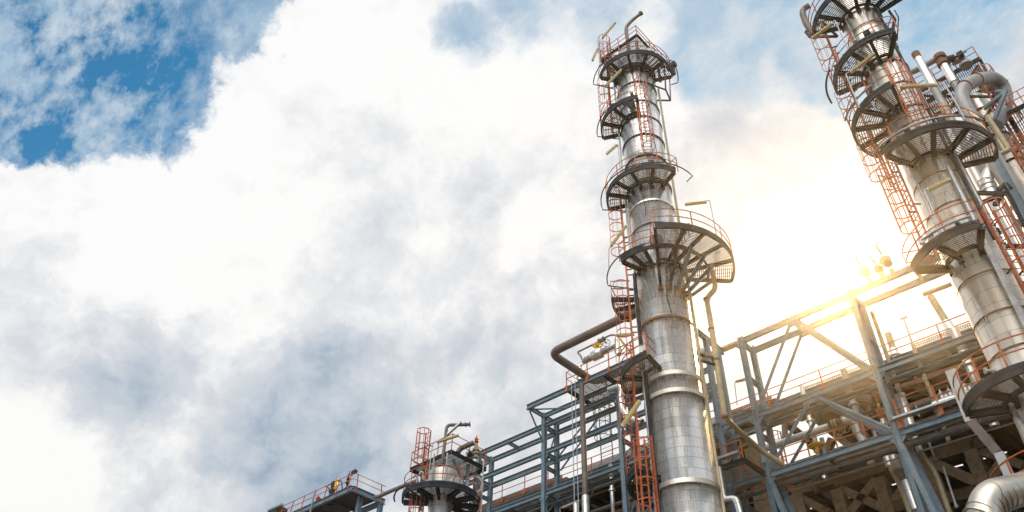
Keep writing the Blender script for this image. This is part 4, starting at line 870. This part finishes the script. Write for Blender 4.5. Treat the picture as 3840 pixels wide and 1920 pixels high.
q = [onT('A4', x, y, 39.2) for x, y in ((1060, 440), (1045, 250), (1180, 265))]; tag(MB().bent(q, .17, .4, 12).build('elbow_pipe', PIPE, None, q[0]), 'grey elbow pipe behind the lower diagonal brace', 'pipe')
q = [onT('A6', x, y, 39.4) for x, y in ((0, 420), (420, 275), (560, 215), (640, 230), (680, 240))]; tag(MB().bent(q, .20, .4, 12).build('hooked_pipe', PIPE, None, q[0]), 'grey hooked pipe under the rear deck between the braces', 'pipe')
# vents on the rear deck
def ventpipe(lb, k, top, bot, t_, arm=None):
    a, b = onT(k, *top, t_), onT(k, *bot, t_); o = thing('exhaust_vent', lb, 'vent', b)
    MB().path([b.lerp(a, .32), a], .19, 14).build('pipe_run', YPIPE, o); MB().path([b.lerp(a, .05), b.lerp(a, .32)], .26, 16).disc(b.lerp(a, .06), a-b, .32, .08).disc(b, a-b, .2, .12).build('sleeve', CL_P, o)
    if arm:
        p, q_ = onT(k, *arm[0], t_), onT(k, *arm[1], t_); MB().path([p, q_], .13, 12).build('cross_head', YPIPE, o)
ventpipe('T headed vent pipe leaning behind the upper right beams', 'B3', (520, 340), (790, 780), 41.5, ((435, 322), (760, 200)))
ventpipe('small leaning vent pipe near the bright sun', 'B3', (30, 770), (120, 1040), 41.5)
for (x, y0, y1, lb) in ((210, 590, 970, 'slim post crossing the upper beams at the right'),):
    p, q_ = onT('B3', x, y0, 39.0), onT('B3', 340, y1, 39.0); tag(MB().bar(p, q_, .09, .09).box(p, (.2, .05, .04)).build('slim_post', GALV, None, q_), lb, 'post')
# three wheel valves riding on the top beam
for x, y, h, lb, wr in ((3268, 1068, 1.75, 'left handwheel valve of the three on the top beam', .27), (3316, 1050, 1.45, 'small middle handwheel valve of the three on the top beam', .24), (3352, 1030, 2.0, 'right and tallest handwheel valve on the top beam', .29)):
    p = onT('S', x, y, TF); p.z = 28.66; o = thing('valve', lb, 'valve', p); ax = V((-.12, -.25, 1)).normalized()
    MB().path([p, p+ax*.25], .13, 12).path([p+ax*(h*.60), p+ax*(h*.95)], .05, 8).lathe(p+ax*(h*.22), [(.1, 0), (.22, .1), (.22, .3), (.1, .42)], 14).build('valve_body', PIPE, o)
    c_ = p+ax*(h*.42); n_ = V((.1, -1, -.2)).normalized(); d = MB().disc(c_, n_, .27 if h > 1.5 else .20, .10, 22); x_ = n_.cross(V((0, 0, 1))).normalized(); y_ = n_.cross(x_)
    for j in range(14): a_ = 2*pi*j/14; d.path([c_-n_*.1+x_*(.28*cos(a_))+y_*(.28*sin(a_)), c_+n_*.1+x_*(.28*cos(a_))+y_*(.28*sin(a_))], .03, 5)
    d.build('bonnet_flange', YPIPE, o); handwheel(MB(), p+ax*h*.95, ax+V((0, -.5, 0)), wr, tr=.025).build('handwheel', PIPE, o)
# white bent duct in front of the concrete frame
q = [onT('A7', 445, 950, 33.5), onT('A7', 555, 1288, 33.5), onT('A8', 680, 245, 33.5)]
wd_ = thing('cable_duct', 'pale box duct slanting down in three lengths beside the lowest right platforms', 'duct', onT('A8', 1150, 940, 33.5))
MB().bar(q[0], q[2], .42, .2, (0, 1, 0)).build('duct_length', WHITE, wd_); MB().bar(q[2], onT('A8', 985, 605, 33.5), .36, .2, (0, 1, 0)).build('duct_length', PIPE, wd_); MB().bar(onT('A8', 1000, 610, 33.5), onT('A8', 1160, 960, 33.5), .34, .2, (0, 1, 0)).build('duct_length', WHITE, wd_)
# big jacketed elbow at bottom right
q = [onD('A8', 1700, 905, 27.2), onD('A8', 1288, 1020, 26.4), onD('A8', 900, 1100, 25.7), onD('A8', 815, 1300, 25.5)]; q.append(V((q[-1].x, q[-1].y, q[-1].z-6)))
el = tag(MB().bent(q, .46, 1.1, 32, 10).build('jacketed_duct', DUCT, None, q[-1]), 'fat silver ribbed duct elbow in the bottom right corner', 'duct')
rb_ = MB(); pts = []
a_, b_, c_ = q[1], q[2], q[3]
for j in range(9):
    t_ = j/8; u = (a_-b_).normalized(); v_ = (c_-b_).normalized(); p = b_+u*.9; r2 = b_+v_*.9; pt = p*(1-t_)**2+b_*(2*t_*(1-t_))+r2*t_**2; dd = (b_-p)*(1-t_)+(r2-b_)*t_
    rb_.disc(pt, dd, .472, .02, 32, .40)
o = rb_.build('rib', DUCT, el); 
# ------------------------------------------------------------------ rear group at the right
def vpipe(lb, az, D, z0, z1, r_, m_, name='stack_pipe', extra=None):
    p = polar(az, D); o = thing(name, lb, 'pipe', p+V((0, 0, z0))); MB().path([p+V((0, 0, z0)), p+V((0, 0, z1))], r_, 20).build('pipe_run', m_, o)
    if extra:
        for a_, b_, rr, mm in extra: MB().path([p+V((0, 0, a_)), p+V((0, 0, b_))], rr, 20).build('sleeve', mm, o)
    return o
vpipe('open silver stack pipe with rusty mouth, left of the rear group', 41.6, 36, 2, 42.2, .215, GPIPE, 'stack_pipe', [(39.4, 42.3, .25, CL_P), (42.3, 42.9, .235, RUST), (37.2, 37.9, .24, YPIPE)])
vpipe('second silver stack pipe rising to the flanged cross pipes', 43.2, 36.2, 2, 40.4, .19, GPIPE, 'stack_pipe', [(39.3, 41.0, .24, CL_P), (41.0, 41.3, .34, RUST), (41.6, 41.9, .34, RUST)])
vpipe('pale insulated pipe close behind the right tower', 41.3, 35.0, 2, 33, .20, CL_C, 'riser_pipe'); vpipe('plain grey vertical pipe behind the right tower', 41.95, 35.5, 2, 34, .21, GPIPE, 'riser_pipe')
q = [onD('B5', x, y, 36.2) for x, y in ((30, 270), (110, 240), (240, 165), (340, 115), (395, 135), (400, 200))]
tag(MB().bent(q, .20, .5, 14).build('arched_pipe', GPIPE, None, q[-1]), 'grey arched pipe joining the two stack pipes', 'pipe')
q = [onD('B5', x, y, 36.6) for x, y in ((500, 160), (560, 135), (620, 130), (650, 190))]; tag(MB().bent(q, .22, .4, 14).disc(q[-1], V((0, 0, 1)), .36, .14).build('arched_pipe', GPIPE, None, q[0]), 'short grey arch with a rusty flange on the rear platform', 'pipe')
a, b = onD('B5', 440, 130, 36.2), onD('B5', 520, 110, 36.2); o = thing('valve', 'black lever valve between the two arched pipes', 'valve', a)
MB().path([a, b], .22, 14).path([b, onD('B5', 595, 75, 36.2)], .07, 8).build('valve_body', BLACK, o); MB().path([b, onD('B5', 660, 35, 36.2)], .035, 6).box(onD('B5', 590, 75, 36.2), (.16, .16, .16)).build('lever', NAVY, o)
q = [onD('B5', 680, 720, 33.6), onD('B5', 588, 540, 33.6), onD('B5', 640, 410, 33.8), onD('B5', 780, 345, 34.6), onD('B5', 940, 325, 35.8), onD('B5', 1050, 400, 36.6), onD('B5', 1095, 560, 36.8), onD('B5', 1075, 690, 36.6), onD('B5', 985, 850, 36.2)]
q = [V((q[0].x, q[0].y, 8)), q[0]]+q[1:]
ug = thing('gooseneck_pipe', 'huge grey gooseneck pipe looping over the rear column', 'pipe', q[0])
MB().bent(q, .36, .9, 24, 6).build('pipe_run', GPIPE, ug)
for i in (3, 4, 6): d = (q[i+1]-q[i-1]); MB().disc(q[i].lerp(q[i-1], .12), d, .385, .05, 24).build('weld_band', RUST, ug)
q = [onD('B5', x, y, 37.2) for x, y in ((830, 400), (870, 450), (930, 440), (990, 400))]; tag(MB().bent(q, .27, .4, 18).build('elbow_pipe', YPIPE, None, q[0]), 'ochre elbow pipe under the huge gooseneck', 'pipe')
TC = Tower(43.95, 38.0)
Cc = thing('rear_column', 'silver jacketed column behind the huge gooseneck pipe', 'tower', TC.c)
MB().lathe(TC.c, [(.52, 0), (.52, 38.6), (.45, 39.2), (.2, 39.6)], 40).build('shell', CL_C, Cc)
for z in (37.8, 35.6, 33.5, 31): ring(TC, Cc, .52, z, .1, .06)
for (x, y) in ((200, 1050),): pass
cen = TC.c
sqdeck(Cc, cen.x-2.4, cen.x+1.2, cen.y-1.3, cen.y+1.1, 40.6); sqdeck(Cc, cen.x-2.9, cen.x-.3, cen.y-1.6, cen.y+.4, 39.2)
for dx, dy in ((-2.2, -1.1), (.9, -1.1), (-2.2, .8), (.9, .8), (-.6, -1.1)): MB().ibeam((cen.x+dx, cen.y+dy, 30), (cen.x+dx, cen.y+dy, 40.4), .16, .16).build('deck_leg', NAVY, Cc)
for a, b in (((-2.2, 37.5), (.9, 40.3)), ((.9, 37.5), (-2.2, 40.3)), ((-2.2, 34.5), (.9, 37.3))): MB().bar((cen.x+a[0], cen.y-1.1, a[1]), (cen.x+b[0], cen.y-1.1, b[1]), .12, .12).build('deck_brace', NAVY, Cc)
ladder(TC, Cc, 38, 1.35, 33.5, 40, (35.2, 39.6)); ladder(TC, Cc, -40, 1.1, 30, 38, None)
for a, z in ((-60, 38), (-20, 36.8), (30, 36.2), (-40, 34.8), (50, 34.0)):
    n_ = TC.rad(a); c = TC.Pd(a, .5, z); MB().path([c, c+n_*.4], .12, 10).disc(c+n_*.4, n_, .22, .08, 14).build('nozzle', GALV, Cc)
fr = MB()
for p_, q_ in ((('B5', 1090, 470), ('B5', 960, 790)), (('B5', 1090, 470), ('B5', 845, 670)), (('B5', 970, 480), ('B5', 1100, 470))): fr.bar(onD(*p_, 35.6), onD(*q_, 35.6), .16, .16)
tag(fr.build('pipe_bracket', STEEL, None, onD('B5', 960, 790, 35.6)), 'grey triangular bracket propping the huge gooseneck', 'bracket')
q = [onD('B5', 885, 750, 34.2), onD('B5', 1125, 1120, 34.2), onD('B5', 950, 1195, 34.0)]
tag(MB().bent(q, .13, .15, 12).build('thin_pipe', YPIPE, None, q[1]), 'thin cream pipe hooked beside the broad round platform', 'pipe')
TD = Tower(46.0, 38.5)
Dd = thing('rear_column', 'silver column at the far right edge under a railed platform', 'tower', TD.c)
MB().lathe(TD.c, [(1.2, 0), (1.2, 33.0), (1.0, 33.8), (.4, 34.2)], 48).build('shell', CL_C, Dd)
sqdeck(Dd, TD.c.x-2.3, TD.c.x+1.8, TD.c.y-2.2, TD.c.y+1.5, 35.4); ladder(TD, Dd, -20, 1.7, 28, 34.4, (29, 33.8))
for z in (31.5, 28, 25.5): ring(TD, Dd, 1.2, z, .14, .08)
TE = Tower(42.95, 40)
Ee = thing('rear_column', 'slim silver column with black hoops between the grey pipes and the right edge', 'tower', TE.c)
MB().lathe(TE.c, [(.42, 0), (.42, 34.5), (.2, 34.9)], 36).build('shell', CL_C, Ee)
for i in range(9): ring(TE, Ee, .42, 33.8-1.35*i, .22, .04)
TG = Tower(41.6, 33.5)
Gg = thing('ribbed_pipe', 'ribbed silver elbow pipe below the broad round platform', 'pipe', TG.c)
MB().bent([TG.c+V((.0, .0, 10)), TG.c+V((0, 0, 29.6)), TG.c+V((.8, .8, 31.0))], .29, .8, 20).build('pipe_run', CL_P, Gg)
for z in (28.9, 29.2, 29.5): ring(TG, Gg, .29, z, .05, .03, GALV)
# frame of dark brackets standing right of the broad platform
fr = MB(); P_ = lambda x, y, D=31: onD('B4', x, y, D)
for a_, b_ in (((1095, 20), (1288, 420)), ((770, 70), (1100, 75)), ((1050, 90), (970, 200)), ((950, 190), (1020, 190)), ((840, 170), (1050, 85)), ((1100, 650), (1288, 655)), ((1000, 40), (1090, -30)), ((1090, -30), (1150, 30))): fr.bar(P_(*a_), P_(*b_), .14, .16)
tag(fr.build('pipe_support', NAVY, None, P_(970, 200)), 'dark angular pipe support right of the right tower', 'bracket')
a, b = onD('c4', 1440, 1090, 31), onD('c4', 1600, 1400, 31)
tag(MB().ibeam((a.x, a.y, 12), (a.x, a.y, a.z), .3, .3).build('frame_post', STEEL, None, (a.x, a.y, 12)), 'tall grey blue post right of the broad round platform', 'post')

# ------------------------------------------------------------------ joints, boxes, flanges and cables that crowd the plant
random.seed(3)
for s_, top in POST.items():
    for z in (20.15, 23.58, 26.47, 28.48):
        if z == 26.47 and s_ > -18: continue
        if z > top: continue
        t_ = TF-.012
        for sg in (-1, 1):
            MB().add([(s_+sg*.15, t_-.03, z-.15), (s_+sg*.46, t_-.03, z-.15), (s_+sg*.15, t_-.03, z-.50), (s_+sg*.15, t_-.015, z-.15), (s_+sg*.46, t_-.015, z-.15), (s_+sg*.15, t_-.015, z-.50)],
                     [(0, 1, 2), (5, 4, 3), (0, 3, 4, 1), (1, 4, 5, 2), (2, 5, 3, 0)]).build('gusset', STEEL, K)
for T_, root, sets in ((TA, A, ((46.1, 2.2, -60, 80), (41.3, 2.2, -90, -5), (34.95, 2.2, -90, 36), (29.0, 3.2, 5, 95), (22.6, 2.0, -100, -35))), (TB, B, ((38.65, 2.0, -60, 70), (34.2, 2.0, -80, 22), (30.65, 2.0, -110, -8), (27.2, 2.2, -28, 100), (21.9, 2.0, -55, 8)))):
    for z, r_, lo_, hi_ in sets:
        for k_ in range(5):
            a_ = random.uniform(lo_, hi_); p = T_.Pd(a_, r_-random.uniform(0, .5), z)
            MB().box(p+V((0, 0, .75)), (random.uniform(.07, .16), .08, random.uniform(.1, .22)), (T_.ri, T_.toc, V((0, 0, 1)))).box(p+V((0, 0, .3)), (.02, .02, .32)).build('junction_box', random.choice((GALV, NAVY, WHITE, BLACK)), root)
    for k_ in range(5):          # sagging instrument cables down the shell
        a_ = random.uniform(-60, 60); z0 = random.uniform(24, 42); l_ = random.uniform(2.5, 5)
        MB().path([T_.Pd(a_+3*sin(i*.9+k_), 1.36+.03*sin(i), z0-l_*i/8) for i in range(9)], .016, 5).build('cable', BLACK, root)
pb = [('bundle of grey and rusty pipes crossing the shade above the rack deck at right', 39.0, (-15.5, 5), (21.4, 25.3), 9, 'g'), ('bundle of dark pipes crossing the shade left of the middle tower', 40.6, (-38, -20), (20.8, 25.4), 6, 'h'), ('low bundle of sooty pipes in the bays of the concrete frame', 42.4, (-16, 6), (14.0, 19.0), 6, 'i')]
for lb, t0, (s0, s1), (z0, z1), n_, _ in pb:
    o = thing('pipe_bundle', lb, 'pipes', ((s0+s1)/2, t0, z0))
    for i in range(n_):
        z = z0+(z1-z0)*(i+.5)/n_+random.uniform(-.15, .15); r_ = random.choice((.06, .09, .13, .18)); u = random.uniform(s0, s0+5); v_ = random.uniform(s1-6, s1); t_ = t0+random.uniform(0, 1.6)
        dn = random.choice((-1, 1))*random.uniform(.6, 1.8); m_ = random.choice((PIPE, BLACK, GPIPE, CL_P, RUST))
        MB().bent([(u, t_, z+dn), (u, t_, z), (v_, t_, z), (v_, t_+.8, z)], r_, .35, 12).build('pipe', m_, o)
        for k_ in range(2): x = random.uniform(u+1, v_-1); MB().disc((x, t_, z), (1, 0, 0), r_*1.7, .07, 14).build('flange', random.choice((RUST, YPIPE)), o)
for i, (s_, z0, z1, r_, m_) in enumerate(((-14.6, 20.4, 26, .13, CL_P), (-12.1, 20.4, 26, .18, GPIPE), (-8.3, 20.4, 26, .1, YPIPE), (-6.2, 20.4, 26, .22, CL_P), (-4.9, 20.4, 26, .12, PIPE), (-21.4, 20.4, 26, .15, CL_P), (-23.6, 20.4, 26, .1, PIPE), (-28.2, 20.4, 25.6, .13, CL_P))):
    lbs = ['silver', 'grey', 'cream', 'fat silver', 'brown', 'silver', 'brown', 'silver']; wh = ['left of the first red valve', 'in the middle of the right bay', 'just right of the tall right post', 'second beyond the tall right post', 'third beyond the tall right post', 'in the shade left of the middle tower', 'beside the hanging rods in the shade', 'near the big black tank']
    tag(MB().path([(s_, 38.7, z0), (s_, 38.7, z1)], r_, 14).disc((s_, 38.7, z0+1.6), (0, 0, 1), r_*1.7, .1, 14).disc((s_, 38.7, z0+3.4), (0, 0, 1), r_*1.7, .1, 14).build('riser_pipe', m_, None, (s_, 38.7, z0)), lbs[i]+' flanged riser '+wh[i], 'pipe')
# thin air round the whole plant, added to veil it with sun glow
hz = MB().box((0, 0, 27.2), (950, 950, 28.2)); ho = hz.build('haze', GALV); ho['kind'] = 'stuff'
hm = bpy.data.materials.new('haze'); hm.use_nodes = True; hm.node_tree.nodes.clear()
pv = hm.node_tree.nodes.new('ShaderNodeVolumePrincipled'); pv.inputs['Color'].default_value = (1, .93, .82, 1); pv.inputs['Density'].default_value = .00045; pv.inputs['Anisotropy'].default_value = .935
om = hm.node_tree.nodes.new('ShaderNodeOutputMaterial'); hm.node_tree.links.new(pv.outputs[0], om.inputs['Volume']); ho.data.materials.clear(); ho.data.materials.append(hm)

# thin conduits strung along the deck undersides and small hangers
for t_, z, s0, s1, r_ in ((36.4, 23.2, -16.2, -3.3, .03), (36.6, 23.15, -16.2, -3.3, .03), (37.1, 26.2, -37, -19, .03), (36.5, 19.7, -16.2, -3.3, .03), (37.2, 19.6, -37, -3.3, .04), (39.7, 25.7, -16, 3, .05), (39.6, 25.4, -16, 3, .035), (39.75, 25.9, -45, -32, .05)):
    MB().path([(s0, t_, z), (s1, t_, z)], r_, 6).build('conduit', random.choice((GALV, PIPE)), K)
for i in range(14):
    x = -15.8+i*.95; MB().bar((x, 36.5, 19.68), (x, 36.5, 20.0), .03, .03).build('hanger', GALV, K)
